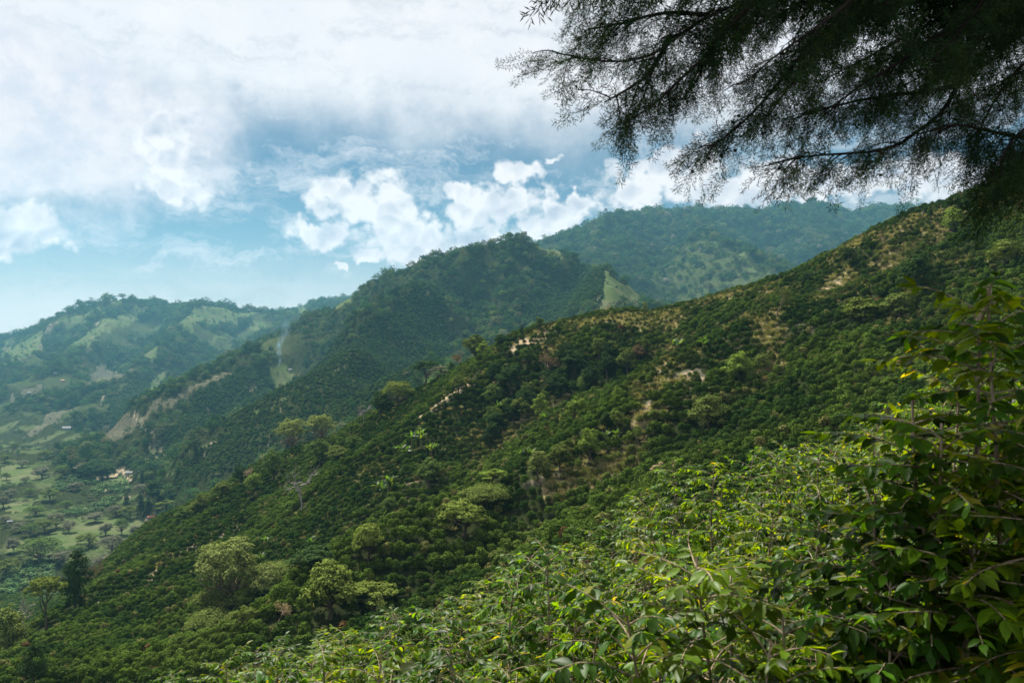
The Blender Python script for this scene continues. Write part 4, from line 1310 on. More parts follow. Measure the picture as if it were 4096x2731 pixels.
SLOPE_TREES = [
    ('round', 1900, 1430, 1346, 108, 'olive', 'wide olive crowned tree standing on the hillside crest, tallest of its group'),
    ('loose', 1938, 1425, 1368, 62, 'bright', 'bright green tree tucked against the right side of the wide olive crest tree'),
    ('twiggy', 1850, 1466, 1408, 78, 'brown', 'rusty half bare tree on the crest just left of the olive tree'),
    ('bush', 1809, 1490, 1450, 38, 'dark', 'small dark bush on the crest beside the rusty half bare tree'),
    ('umbrella', 1702, 1548, 1447, 116, 'dark', 'dark umbrella shaped tree on the left crest of the hillside'),
    ('umbrella', 1760, 1532, 1468, 76, 'grey', 'greyish flat crowned tree right of the dark umbrella tree'),
    ('round', 2008, 1388, 1340, 66, 'dark', 'dark reddish green round tree on the crest above the bare path'),
    ('loose', 2050, 1362, 1328, 26, 'olive', 'tiny thin tree between two dark trees on the crest'),
    ('tall', 2086, 1347, 1305, 28, 'dark', 'slender dark oval tree on the crest line'),
    ('loose', 2157, 1327, 1272, 54, 'mid', 'open branched green tree on the crest beside the bare patch'),
    ('loose', 2240, 1306, 1274, 22, 'bright', 'spindly pale tree rising from the crest, right of the open tree'),
    ('twiggy', 2428, 1258, 1220, 34, 'pink', 'leafless pinkish tree on the crest left of the two palms'),
    ('loose', 2580, 1240, 1208, 24, 'light', 'little pale tree on the crest between two palms'),
    ('dome', 1590, 1632, 1530, 118, 'yellow', 'yellowish green broad tree at the left end of the crest'),
    ('round', 1525, 1682, 1572, 92, 'dark', 'dark dense tree in front of the yellowish broad tree'),
    ('bare', 1455, 1694, 1604, 66, 'grey', 'bleached dead tree left of the dark dense tree'),
    ('round', 1981, 1540, 1452, 74, 'dark', 'dark green round tree below the bare crest path'),
    ('round', 1833, 1576, 1508, 64, 'olive', 'dull olive round tree low on the left crest'),
    ('round', 2110, 1466, 1394, 64, 'mid', 'fresh green round tree in the hollow under the bare crest'),
    ('twiggy', 2190, 1516, 1408, 110, 'brown', 'brown half bare round tree in the hollow, widest of the brown ones'),
    ('round', 2300, 1490, 1408, 104, 'dark', 'dark olive tree right of the brown half bare tree'),
    ('round', 2044, 1578, 1468, 112, 'dark', 'large dark tree in the shaded hollow'),
    ('bush', 1976, 1614, 1538, 88, 'mid', 'mid green bushy tree at the left edge of the hollow'),
    ('round', 2110, 1640, 1560, 90, 'dark', 'dark tree low in the hollow above the banana clumps'),
    ('round', 2230, 1580, 1500, 90, 'dark', 'dark tree in the middle of the hollow behind bright green trees'),
    ('round', 2370, 1560, 1470, 84, 'dark', 'dark leafy tree in the right of the hollow'),
    ('round', 2431, 1516, 1424, 74, 'dark', 'upright dark tree, left of the pair by the dry path'),
    ('round', 2508, 1502, 1398, 78, 'olive', 'olive brown topped tree, right of the pair by the dry path'),
    ('round', 2556, 1446, 1384, 62, 'brown', 'brownish tree above the pair by the dry path'),
    ('loose', 2166, 1684, 1582, 80, 'bright', 'bright green open tree in mid slope left of the paler one'),
    ('loose', 2306, 1704, 1592, 88, 'bright', 'pale bright green open tree in mid slope with bare twigs on top'),
    ('bush', 2470, 1614, 1548, 46, 'bright', 'small green tree alone right of the hollow'),
    ('round', 2472, 1724, 1652, 64, 'olive', 'olive round tree beside a dark bush in mid slope'),
    ('bush', 2425, 1712, 1648, 48, 'dark', 'dark bush left of the olive round tree in mid slope'),
    ('round', 2360, 1846, 1726, 90, 'bright', 'vivid green tall round tree, highest of the three in mid slope'),
    ('round', 2240, 1888, 1778, 98, 'olive', 'olive brown round tree, middle of the three in mid slope'),
    ('round', 2151, 1922, 1812, 88, 'light', 'light green ball shaped tree, lowest of the three in mid slope'),
    ('round', 1717, 1955, 1843, 104, 'mid', 'layered green tree below the big banana clump'),
    ('flat', 1949, 2030, 1932, 170, 'olive', 'wide flat olive canopy lying in mid slope like a cushion'),
    ('loose', 1853, 2150, 2008, 196, 'yellow', 'yellowish layered tree in front of the flat olive canopy'),
    ('round', 1473, 2236, 2098, 134, 'yellow', 'yellow brown round tree above the lower slope'),
    ('loose', 1978, 1935, 1878, 112, 'bright', 'bright leafy thicket just above the flat olive canopy'),
    ('round', 1321, 2476, 2262, 200, 'yellow', 'large yellow green layered tree low on the slope, left of its pair'),
    ('loose', 1490, 2446, 2336, 190, 'yellow', 'low yellow green layered tree, right of its pair'),
    ('dome', 905, 2440, 2172, 250, 'light', 'largest pale green dome shaped tree with bare limbs underneath'),
    ('flat', 893, 2446, 2336, 200, 'olive', 'flat olive canopy at the foot of the pale dome tree'),
    ('flat', 839, 2548, 2436, 160, 'olive', 'lowest flat olive canopy below the pale dome tree'),
    ('flat', 1107, 2318, 2246, 150, 'olive', 'flat olive canopy right of the pale dome tree'),
    ('round', 1071, 2425, 2274, 124, 'light', 'pale green round tree between flat canopies'),
    ('round', 976, 2440, 2350, 104, 'bright', 'fresh green round tree right below the pale dome tree'),
    ('round', 1250, 2306, 2192, 188, 'dark', 'broad dark green tree above the yellow green layered pair'),
    ('loose', 976, 2536, 2428, 114, 'olive', 'pale olive ragged tree beside the lowest flat canopy'),
    ('twiggy', 1113, 2500, 2412, 96, 'tan', 'dried straw coloured shrub cluster low on the slope'),
    ('bush', 303, 2436, 2200, 120, 'dark', 'tall dark tree at the valley edge beside the banana field'),
    ('twiggy', 392, 2345, 2244, 88, 'red', 'reddish brown half bare tree behind the tall dark tree'),
    ('umbrella', 185, 2524, 2318, 134, 'yellow', 'tall yellow topped tree with a thin trunk at lower left'),
    ('bare', 100, 2548, 2368, 128, 'grey', 'bleached dead tree with forked limbs at lower left'),
    ('bush', 30, 2625, 2428, 158, 'olive', 'big dull green bush cut by the left edge of the view'),
    ('bush', 137, 2740, 2576, 114, 'dark', 'dark green bush in the bottom left corner'),
    ('round', 1012, 1985, 1898, 68, 'bright', 'bright green round tree beside the dead tree on the left shoulder'),
    ('bare', 1208, 2040, 1852, 132, 'grey', 'large bleached dead tree on the left shoulder of the hillside'),
    ('round', 1095, 1924, 1812, 84, 'mid', 'mid green tree on the left shoulder behind the dead tree'),
    ('twiggy', 1000, 1925, 1868, 44, 'pink', 'small greyish pink bare tree on the left shoulder'),
    ('round', 962, 1936, 1868, 62, 'dark', 'dark small tree left of the greyish pink one'),
    ('round', 890, 1988, 1928, 74, 'olive', 'olive tree over the coffee rows of the left shoulder'),
    ('round', 812, 2052, 1978, 74, 'olive', 'olive tree, uppermost of three by the coffee rows'),
    ('round', 782, 2064, 2012, 62, 'yellow', 'yellow green tree, middle of three by the coffee rows'),
    ('round', 738, 2086, 2030, 72, 'mid', 'green tree, lowest of three by the coffee rows'),
    ('dome', 1166, 1792, 1680, 122, 'light', 'light green dome tree on the shoulder, left of two twins'),
    ('dome', 1280, 1766, 1662, 122, 'light', 'light green dome tree on the shoulder, right of two twins'),
    ('round', 1280, 1866, 1764, 110, 'mid', 'green tree right below the two pale twin trees'),
    ('round', 1352, 1856, 1788, 104, 'olive', 'brownish olive tree right of the twins on the shoulder'),
    ('round', 1420, 1800, 1745, 70, 'mid', 'green leafy tree where the crest meets the shoulder'),
    ('bush', 3662, 1166, 1012, 134, 'dark', 'large dark rounded tree high on the right slope'),
    ('round', 3595, 1276, 1178, 124, 'olive', 'olive yellow tree below the large dark rounded one'),
    ('bush', 3450, 1282, 1198, 156, 'yellow', 'wide bright yellow green bush on the right slope'),
    ('twiggy', 3110, 1266, 1138, 108, 'olive', 'half bare brownish tree with visible trunk under the crest'),
    ('bush', 2960, 1518, 1408, 122, 'bright', 'bright green tree in the middle of the right slope'),
    ('bush', 3045, 1486, 1418, 84, 'olive', 'olive bush right of the bright green tree'),
    ('round', 3397, 1050, 998, 48, 'dark', 'small dark tree standing up from the right crest'),
    ('bush', 3225, 1134, 1088, 64, 'dark', 'dark bush sitting on the crest left of the small dark tree'),
    ('twiggy', 3525, 975, 938, 34, 'brown', 'bare brown shrub on the high right crest'),
    ('bare', 3689, 878, 832, 16, 'grey', 'dead stick of a tree on the high right crest'),
    ('bush', 3812, 926, 838, 84, 'bright', 'bright green bush near the top right of the hillside'),
    ('bush', 4022, 1056, 958, 114, 'yellow', 'olive yellow bush by the right edge under the cypress'),
    ('bush', 2836, 1710, 1588, 156, 'olive', 'pale olive thicket above the foreground leaves'),
    ('loose', 2640, 1900, 1850, 70, 'tan', 'tan dried shrub above the foreground leaves'),
    ('round', 1560, 2060, 1990, 70, 'mid', 'green tree beside the tall banana clump on the lower slope'),
]
for (kind, u, vb, vt, w, tint, lab) in SLOPE_TREES:
    tree(kind, u, vb, vb - (vb - vt) * 1.1, w * 1.16, tint, lab, name='tree' if u == 303 else {'bush': 'bush', 'bare': 'dead_tree'}.get(kind, 'tree'), cat='tree' if u == 303 else {'bush': 'bush', 'bare': 'dead tree'}.get(kind, 'tree'), which=0 if kind == 'dome' and w > 200 else None)

HR = random.Random(77)
HOLLOW = [(2560, 1400), (2420, 1440), (2300, 1480), (2190, 1540), (2080, 1600), (1990, 1680), (1900, 1760), (1780, 1850), (1650, 1950)]
for i in range(30):
    k = HR.uniform(0, 6.2)
    a, b = HOLLOW[int(k)], HOLLOW[int(k) + 1]
    f = k - int(k)
    u, v = a[0] + (b[0] - a[0]) * f + HR.gauss(0, 45), a[1] + (b[1] - a[1]) * f + HR.gauss(0, 26)
    w = HR.uniform(48, 86)
    tree(HR.choice(('round', 'round', 'bush', 'loose')), u, v + 30, v - w * HR.uniform(0.5, 0.8), w, HR.choice(('dark', 'dark', 'mid', 'olive')),
         '%s leafy tree crowding the %s of the shaded hollow' % ('large' if w > 70 else 'small', 'upper right' if k < 2 else 'middle' if k < 4 else 'lower left'), group='trees crowding the hollow')

VALLEY_TREES = [(277, 2128, 2080, 68), (422, 2142, 2092, 64), (485, 2136, 2072, 68), (350, 2186, 2128, 92), (445, 2214, 2138, 112), (55, 2208, 2150, 78), (160, 2244, 2146, 186), (518, 2072, 2020, 88), (460, 2066, 2018, 78),
                (380, 2088, 2050, 84), (140, 2062, 2020, 94), (200, 2004, 1952, 84), (40, 2002, 1955, 60), (14, 2030, 1985, 60), (262, 2040, 2000, 70), (668, 2052, 1996, 96), (570, 1978, 1932, 92), (167, 1914, 1866, 84), (250, 1902, 1858, 74),
                (24, 1920, 1888, 44), (102, 1930, 1906, 40), (300, 1962, 1930, 70), (118, 2145, 2092, 80), (180, 2130, 2072, 90), (222, 2110, 2050, 80), (80, 2126, 2088, 66), (310, 2215, 2180, 70), (30, 2310, 2232, 110), (250, 2260, 2200, 90), (420, 2275, 2215, 100),
                (120, 1985, 1950, 56), (20, 1850, 1815, 60), (90, 1868, 1838, 60), (330, 1890, 1850, 70), (60, 1800, 1770, 50), (180, 1835, 1800, 60), (20, 2090, 2060, 50), (545, 2150, 2100, 76), (590, 2035, 1995, 60)]
SEEN = {}
for i, (u, vb, vt, w) in enumerate(VALLEY_TREES):
    g = ('grey', 'grey', 'mid', 'olive')[i % 4]
    look_ = {'grey': 'grey green spreading tree', 'mid': 'green spreading tree', 'olive': 'olive ragged tree'}[g]
    where = ('at the left edge of the valley' if u < 70 else 'near the red roofed house' if u > 500 else 'below the farm sheds' if vb < 1990 and u > 230 else 'in the far left of the valley' if vb < 1990
             else 'on the pale pasture' if vb < 2150 and u > 240 else 'above the lower banana field' if vb > 2150 else 'in the middle of the valley floor')
    size_ = 'wide' if w > 85 else 'small' if w < 62 else 'middling'
    tree(('dome', 'round', 'dome', 'loose')[i % 4], u, vb, vt, w, g, '%s %s %s' % (size_, look_, where), group='spreading trees on the valley floor', dmin=430, which=1)
for (u, vb, vt, w, lab) in ((372, 1918, 1846, 124, 'tall dark grove tree behind the farm sheds, left of two'), (430, 1912, 1852, 96, 'tall dark grove tree behind the farm sheds, right of two'), (630, 2006, 1920, 128, 'dark broad tree in the gully right of the red roofed house')):
    tree('round', u, vb, vt, w, 'dark', lab, dmin=430)
for (u, vb, vt, w, lab) in ((562, 2060, 1968, 48, 'dark conifer left of the broad gully tree, tallest of three'), (506, 2032, 1972, 40, 'dark conifer left of the tallest one'), (592, 2062, 1990, 40, 'dark conifer right of the tallest one'), (569, 1934, 1878, 26, 'narrow dark conifer beside the white sheds')):
    tree('tall', u, vb, vt, w, 'dark', lab, dmin=430, name='conifer')
for i, (u, wd, hh) in enumerate(((425, 34, 22), (488, 40, 22), (798, 40, 22), (845, 26, 18), (872, 26, 18), (908, 18, 14), (940, 26, 16), (965, 12, 12), (983, 12, 14), (1000, 14, 14), (1020, 14, 12), (1037, 20, 12), (1074, 12, 18), (1092, 14, 10), (640, 22, 10), (700, 26, 10), (1325, 12, 14), (1365, 12, 16), (760, 30, 14))):
    x_t = (u - CX) / FPX
    col = elev[:, int(round((x_t - T0) / (T1 - T0) * (NU - 1)))]
    jmax = int(np.argmax(np.where((dG[:, 0] > 2300), col, -9)))
    dd = float(dG[jmax, 0])
    vv = CY - FPX * float(col[jmax])
    tree('round' if hh < 16 else 'loose', u, vv + 1, vv - hh, wd, 'mid', 'small dark tree standing out on the far left ridge line', group='trees along the far left ridge', dmin=2300, d=dd)


# ------------------------------------------------------------------ banana clumps and palms
def blade_leaf(rng, ln, wd, droop, n=6):
    """one long arching leaf along +x with a folded midrib, base at the origin"""
    t = np.linspace(0, 1, n)
    hw = wd * np.sin(np.pi * np.clip(t * 0.9 + 0.06, 0, 1)) ** 0.7
    x = ln * (t - 0.18 * droop * t * t)
    z = -ln * droop * t ** 2.1
    V = np.zeros((n, 3, 3))
    V[:, 0] = np.c_[x, -hw, z + 0.25 * hw]
    V[:, 1] = np.c_[x, 0 * x, z]
    V[:, 2] = np.c_[x, hw, z + 0.25 * hw]
    V[:, (0, 2), 2] += rng.normal(size=(n, 2)) * wd * 0.15
    F = [[i * 3 + a, i * 3 + a + 1, i * 3 + a + 4, i * 3 + a + 3] for i in range(n - 1) for a in (0, 1)]
    return mesh_np('leaf', V.reshape(-1, 3), F, [M_BANANA], True)


BL = [blade_leaf(np.random.default_rng(i), 1.0, w, dr) for i, (w, dr) in enumerate(((0.12, 0.12), (0.13, 0.3), (0.11, 0.05), (0.13, 0.5)))]
PL = [blade_leaf(np.random.default_rng(20 + i), 1.0, 0.05, dr, 5) for i, dr in enumerate((0.1, 0.5, 0.8))]


def stem_mesh(h, r0, r1, mat, wig=0.05, seed=0, k=7):
    rng = np.random.default_rng(seed)
    z = np.linspace(0, 1, 6)
    mb = MB()
    mb.tube(np.c_[np.cumsum(rng.normal(size=6)) * wig * h * 0.2, np.cumsum(rng.normal(size=6)) * wig * h * 0.2, z * h], r0 + (r1 - r0) * z, k)
    return mb.mesh('stem', [mat], True)


M_PSEUDO = bark_material('banana_stem', (0.09, 0.10, 0.04), (0.20, 0.18, 0.09), 3)
STEMS = [stem_mesh(1.0, 0.06, 0.04, M_PSEUDO, 0.05, s) for s in range(3)]


def banana(u, v, wpx, label, stems=4, dead=False, dark=1.0):
    x, y, z = hit(u, v)
    s = wpx * y / FPX
    rng = random.Random(int(u * 7 + v))
    root = bpy.data.objects.new('banana_clump', None)
    COL.objects.link(root)
    root.location = (x, y, z - 0.1)
    root['label'], root['category'], root['group'] = label, 'banana plant', 'banana clumps on the hillside'
    for k in range(stems):
        ox, oy = rng.gauss(0, 0.22 * s), rng.gauss(0, 0.22 * s)
        h = s * rng.uniform(0.4, 0.75)
        st = link('stem', STEMS[k % 3], parent=root)
        st.location = (ox, oy, 0)
        st.scale = (max(s * 0.6, 1.2), max(s * 0.6, 1.2), h)
        nl = rng.randint(5, 7)
        for q in range(nl):
            lf = link('leaf', BL[rng.randrange(4)] if not dead or q % 2 else BL[3], parent=root)
            lf.location = (ox, oy, h * 0.97)
            lf.rotation_euler = (rng.gauss(0, 0.25), -rng.uniform(0.55, 1.42) if not (dead and q % 2 == 0) else 0.9, q * 2.4 + rng.uniform(-0.3, 0.3))
            L = s * rng.uniform(0.38, 0.58)
            lf.scale = (L, L * 1.15, L)
            c = (0.13, 0.08, 0.035) if dead and q % 2 == 0 else ((0.11, 0.19, 0.045) if rng.random() < 0.7 else (0.16, 0.20, 0.05))
            lf.color = (c[0] * dark, c[1] * dark, c[2] * dark, 1)
    CLEAR.append((x, y, s * 0.8))


for (u, v, w, st, dead, dk, lab) in (
        (2000, 1672, 60, 4, False, 0.8, 'banana clump left of the hollow, deep green'), (2172, 1700, 50, 3, False, 1.15, 'bright banana clump below the bright green open tree'), (1946, 1702, 30, 2, False, 1.1, 'small yellowish banana plant left of the deep green clump'),
        (1681, 1738, 34, 2, False, 1.0, 'topmost banana plant above the big clump'), (1680, 1800, 76, 5, False, 1.1, 'big upright banana clump on the lower left slope'), (1730, 1838, 66, 4, False, 1.0, 'banana clump right below the big upright one'), (1625, 1832, 52, 3, False, 0.9, 'banana clump left below the big upright one'),
        (1583, 1818, 34, 2, False, 1.0, 'small banana plant far left of the big upright clump'), (2470, 1762, 58, 3, False, 0.9, 'low banana clump right of the vivid green tree'), (2700, 1424, 66, 4, False, 1.1, 'bright spiky banana clump on the upper slope'), (2807, 1404, 60, 3, False, 0.95, 'banana clump right of the bright spiky one'),
        (2092, 1862, 74, 5, False, 0.75, 'dark banana clump beside the light green ball tree'), (1544, 1996, 86, 5, False, 0.95, 'tall banana clump with ragged leaves on the lower slope'), (1538, 2090, 56, 3, True, 0.9, 'withered brown banana clump under the tall ragged one'),
        (1071, 2196, 66, 3, False, 0.85, 'banana clump above the broad dark tree, left of two'), (1250, 2196, 58, 3, False, 0.9, 'banana clump above the broad dark tree, right of two'), (1047, 2256, 50, 3, False, 0.8, 'banana clump nearest the pale dome tree'), (565, 2530, 34, 2, False, 1.1, 'lone small banana plant low among the coffee shrubs')):
    banana(u, v, w, lab, st, dead, dk)


def palm(u, vb, vt, wpx, label, n=11):
    x, y, z = hit(u, vb)
    h, s = (vb - vt) * y / FPX, wpx * y / FPX
    h = max(h, (CY - vt) / FPX * y - z - 0.2 * s)
    rng = random.Random(int(u))
    root = bpy.data.objects.new('palm', None)
    COL.objects.link(root)
    root.location = (x, y, z - 0.1)
    root['label'], root['category'] = label, 'palm'
    t = link('trunk', STEMS[0], parent=root)
    t.scale = (1.6, 1.6, h * 0.86)
    t.data = STEMS[0]
    for q in range(n):
        lf = link('leaf', PL[rng.randrange(3)], parent=root)
        lf.location = (0, 0, h * 0.85)
        lf.rotation_euler = (0, -rng.uniform(-0.3, 1.2), q * 2.4)
        L = s * rng.uniform(0.42, 0.6)
        lf.scale = (L, L * 1.5, L)
        lf.color = (0.06, 0.09, 0.035, 1)


palm(2496, 1246, 1206, 34, 'tall thin palm on the crest, left of two')
palm(2624, 1238, 1204, 36, 'short palm on the crest, right of two')
palm(3254, 1122, 1084, 26, 'spiky little palm on the crest beside the dark bush')
palm(3065, 1152, 1136, 22, 'spiky plant poking above the right crest, left one')
palm(3130, 1142, 1126, 18, 'spiky plant poking above the right crest, right one')
palm(2820, 1214, 1190, 22, 'spiky plant on the crest right of the short palm')


# ------------------------------------------------------------------ farm buildings
def flat_mat(name, a, b, scale=2.0, rough=0.8):
    m = bpy.data.materials.new(name)
    m.use_nodes = True
    N = NT(m.node_tree)
    co = N.n('ShaderNodeTexCoord').outputs['Object']
    p = N.n('ShaderNodeBsdfPrincipled')
    N.put(p, 'Base Color', N.mix(N.step(N.noise(co, scale, 5, 0.6), 0.35, 0.65), a, b))
    N.put(p, 'Roughness', rough)
    out = N.n('ShaderNodeOutputMaterial')
    N.t.links.new(p.outputs[0], out.inputs[0])
    return m


M_WHITE = flat_mat('whitewash', (0.24, 0.23, 0.21), (0.33, 0.32, 0.30))
M_CLAY = flat_mat('clay_tile', (0.32, 0.11, 0.055), (0.46, 0.19, 0.09))
M_ZINC = flat_mat('zinc_sheet', (0.10, 0.105, 0.11), (0.18, 0.19, 0.20), rough=0.9)
M_WOOD = flat_mat('dark_wood', (0.05, 0.03, 0.02), (0.10, 0.06, 0.04))
M_PANE = flat_mat('window_glass', (0.02, 0.03, 0.035), (0.04, 0.05, 0.06), rough=0.1)


def box_mesh(name, x0, x1, y0, y1, z0, z1_, mat):
    V = [(x, y, z) for x in (x0, x1) for y in (y0, y1) for z in (z0, z1_)]
    return mesh_np(name, V, [(0, 1, 3, 2), (4, 6, 7, 5), (0, 4, 5, 1), (2, 3, 7, 6), (0, 2, 6, 4), (1, 5, 7, 3)], [mat])


def house(u, v, wpx, rot, roofmat, label, name='house', wall=2.6, ratio=0.65, dmin=430):
    x, y, z = hit(u, v, dmin)
    L = wpx * y / FPX
    W = L * ratio
    root = bpy.data.objects.new(name, None)
    COL.objects.link(root)
    root.location = (x, y, z)
    root.rotation_euler = (0, 0, rot)
    root['label'], root['category'] = label, 'house' if name == 'house' else 'shed'
    link('wall', box_mesh('wall', -L / 2, L / 2, -W / 2, W / 2, -1.0, wall, M_WHITE), parent=root)
    e, rz, th = 0.45, wall + W * 0.27, 0.14
    pts = [(-W / 2 - e, wall - 0.18), (0, rz), (W / 2 + e, wall - 0.18)]
    V = [(xx, yy, zz + t) for xx in (-L / 2 - e, L / 2 + e) for t in (0, th) for (yy, zz) in pts]
    F = [(0, 1, 7, 6), (1, 2, 8, 7), (3, 9, 10, 4), (4, 10, 11, 5), (0, 3, 4, 1), (1, 4, 5, 2), (6, 7, 10, 9), (7, 8, 11, 10), (0, 6, 9, 3), (2, 5, 11, 8)]
    link('roof', mesh_np('roof', V, F, [roofmat]), parent=root)
    g = [(-L / 2, -W / 2, wall), (-L / 2, W / 2, wall), (-L / 2, 0, rz - 0.02), (-L / 2, 0, wall), (L / 2, -W / 2, wall), (L / 2, W / 2, wall), (L / 2, 0, rz - 0.02), (L / 2, 0, wall)]
    link('gable', mesh_np('gable', g, [(0, 3, 1, 2), (4, 6, 5, 7)], [M_WHITE]), parent=root)
    link('door', box_mesh('door', -0.5, 0.5, -W / 2 - 0.05, -W / 2 + 0.05, 0, 2.05, M_WOOD), parent=root)
    for k in (-1, 1):
        wn = link('window', box_mesh('window', k * L * 0.3 - 0.5, k * L * 0.3 + 0.5, -W / 2 - 0.06, -W / 2 + 0.06, 0.9, 1.9, M_WOOD), parent=root)
        link('pane', box_mesh('pane', k * L * 0.3 - 0.4, k * L * 0.3 + 0.4, -W / 2 - 0.075, -W / 2 - 0.05, 1.0, 1.8, M_PANE), parent=wn)
    CLEAR.append((x, y, L * 2.2))


house(607, 2078, 30, 0.5, M_CLAY, 'white house with red clay tile roof at the pasture corner')
house(516, 1898, 26, 0.2, M_ZINC, 'low white shed with metal roof by the dirt yard, left of two', 'shed', dmin=600)
house(560, 1894, 16, 0.9, M_ZINC, 'short white shed with metal roof by the narrow conifer', 'shed', dmin=600)
house(268, 1716, 30, 0.25, M_ZINC, 'long metal roofed farm building on the far spur', 'shed', dmin=700)
house(1160, 1484, 12, 0.3, M_ZINC, 'tiny white hut on the grassy spur below the smoke', dmin=900)
house(62, 1640, 12, 0.2, M_ZINC, 'tiny white hut at far left above the valley', dmin=900)
house(222, 1494, 12, 0.1, M_ZINC, 'tiny white hut in the far left woods', dmin=900)
house(118, 1574, 12, 0.3, M_ZINC, 'tiny white hut beside the pale far field', dmin=900)
house(250, 1524, 12, 0.5, M_CLAY, 'tiny red roofed hut in the far left woods', dmin=900)
house(40, 2095, 16, 0.4, M_ZINC, 'small metal roofed shed among trees at the left edge', 'shed')


# ------------------------------------------------------------------ smoke from a small fire on the far spur
def smoke():
    x, y, z = hit(1114, 1468, 700)
    k = y / FPX
    path = np.array([(0, 0, 0), (2, 0, 28), (-3, 0, 62), (4, 0, 100), (14, 0, 140), (40, 0, 185)], float) * k
    rad = np.array([12, 18, 22, 26, 34, 42]) * k
    s = np.linspace(0, 5, 26)
    P = np.stack([np.interp(s, range(6), path[:, i]) for i in range(3)], 1)
    mb = MB()
    mb.tube(P, np.interp(s, range(6), rad), 12)
    V, F = np.concatenate(mb.V), np.concatenate(mb.F)
    n = len(V)
    V = np.r_[V, P[:1] - [[0, 0, 0.5]], P[-1:] + [[0, 0, 1.0]]]
    cap = [(n, (a + 1) % 12, a, a) for a in range(12)] + [(n + 1, n - 12 + a, n - 12 + (a + 1) % 12, n - 12 + (a + 1) % 12) for a in range(12)]
    me = bpy.data.meshes.new('smoke')
    me.from_pydata([tuple(p) for p in V], [], [tuple(f) for f in F] + [tuple(dict.fromkeys(c)) for c in cap])
    m = bpy.data.materials.new('smoke')
    m.use_nodes = True
    N = NT(m.node_tree)
    co = N.n('ShaderNodeTexCoord').outputs['Object']
    sp = N.n('ShaderNodeSeparateXYZ')
    N.put(sp, 0, co)
    top = 185 * k
    hz = N.m('DIVIDE', sp.outputs[2], top, clamp=True)
    drift = N.m('MULTIPLY', N.m('POWER', hz, 2.2), 40 * k)
    sway = N.m('MULTIPLY', N.m('SINE', N.m('MULTIPLY', hz, 11.0)), 6.0 * k)
    rx = N.m('SUBTRACT', N.m('SUBTRACT', sp.outputs[0], drift), sway)
    rr = N.m('SQRT', N.m('ADD', N.m('MULTIPLY', rx, rx), N.m('MULTIPLY', sp.outputs[1], sp.outputs[1])))
    wid = N.m('ADD', 5 * k, N.m('MULTIPLY', hz, 28 * k))
    body = N.step(N.m('DIVIDE', rr, wid), 1.0, 0.1)
    nz = N.m('MULTIPLY', body, N.step(N.noise(N.v('MULTIPLY', co, (1, 1, 0.45)), 0.22, 4, 0.6), 0.38, 0.66))
    fade = N.step(hz, 0.0, 1.0, 0.11, 0.008, False)
    p = N.n('ShaderNodeVolumePrincipled')
    N.put(p, 'Color', (0.45, 0.72, 1.0))
    N.put(p, 'Density', N.m('MULTIPLY', nz, fade))
    out = N.n('ShaderNodeOutputMaterial')
    N.t.links.new(p.outputs[0], out.inputs['Volume'])
    me.materials.append(m)
    link('smoke', me, kind='stuff', label='thin plume of pale blue smoke rising from the far spur', cat='smoke', loc=(x, y, z))


smoke()

# ------------------------------------------------------------------ coffee plants in the foreground
def coffee_leaf_mesh(seed):
    rng = np.random.default_rng(seed)
    t = np.array([0.0, 0.12, 0.3, 0.52, 0.75, 0.9, 1.0])
    hw = np.array([0.012, 0.09, 0.19, 0.21, 0.135, 0.05, 0.0])
    dr = rng.uniform(0.10, 0.34)
    z = -dr * t ** 1.8
    x = t * (1 - 0.12 * dr)
    wave = rng.uniform(0.01, 0.03) * np.sin(t * rng.uniform(12, 20) + rng.uniform(0, 6))
    fold = rng.uniform(0.18, 0.4)
    V = np.zeros((7, 3, 3))
    V[:, 0] = np.c_[x, -hw, z + fold * hw + wave]
    V[:, 1] = np.c_[x, 0 * x, z]
    V[:, 2] = np.c_[x, hw, z + fold * hw - wave]
    return V.reshape(-1, 3), np.array([[i * 3 + a, i * 3 + a + 1, i * 3 + a + 4, i * 3 + a + 3] for i in range(6) for a in (0, 1)])


CLV = [coffee_leaf_mesh(i) for i in range(8)]
CLM = [mesh_np('leaf', V, F, [M_COFFEE], True) for V, F in CLV]


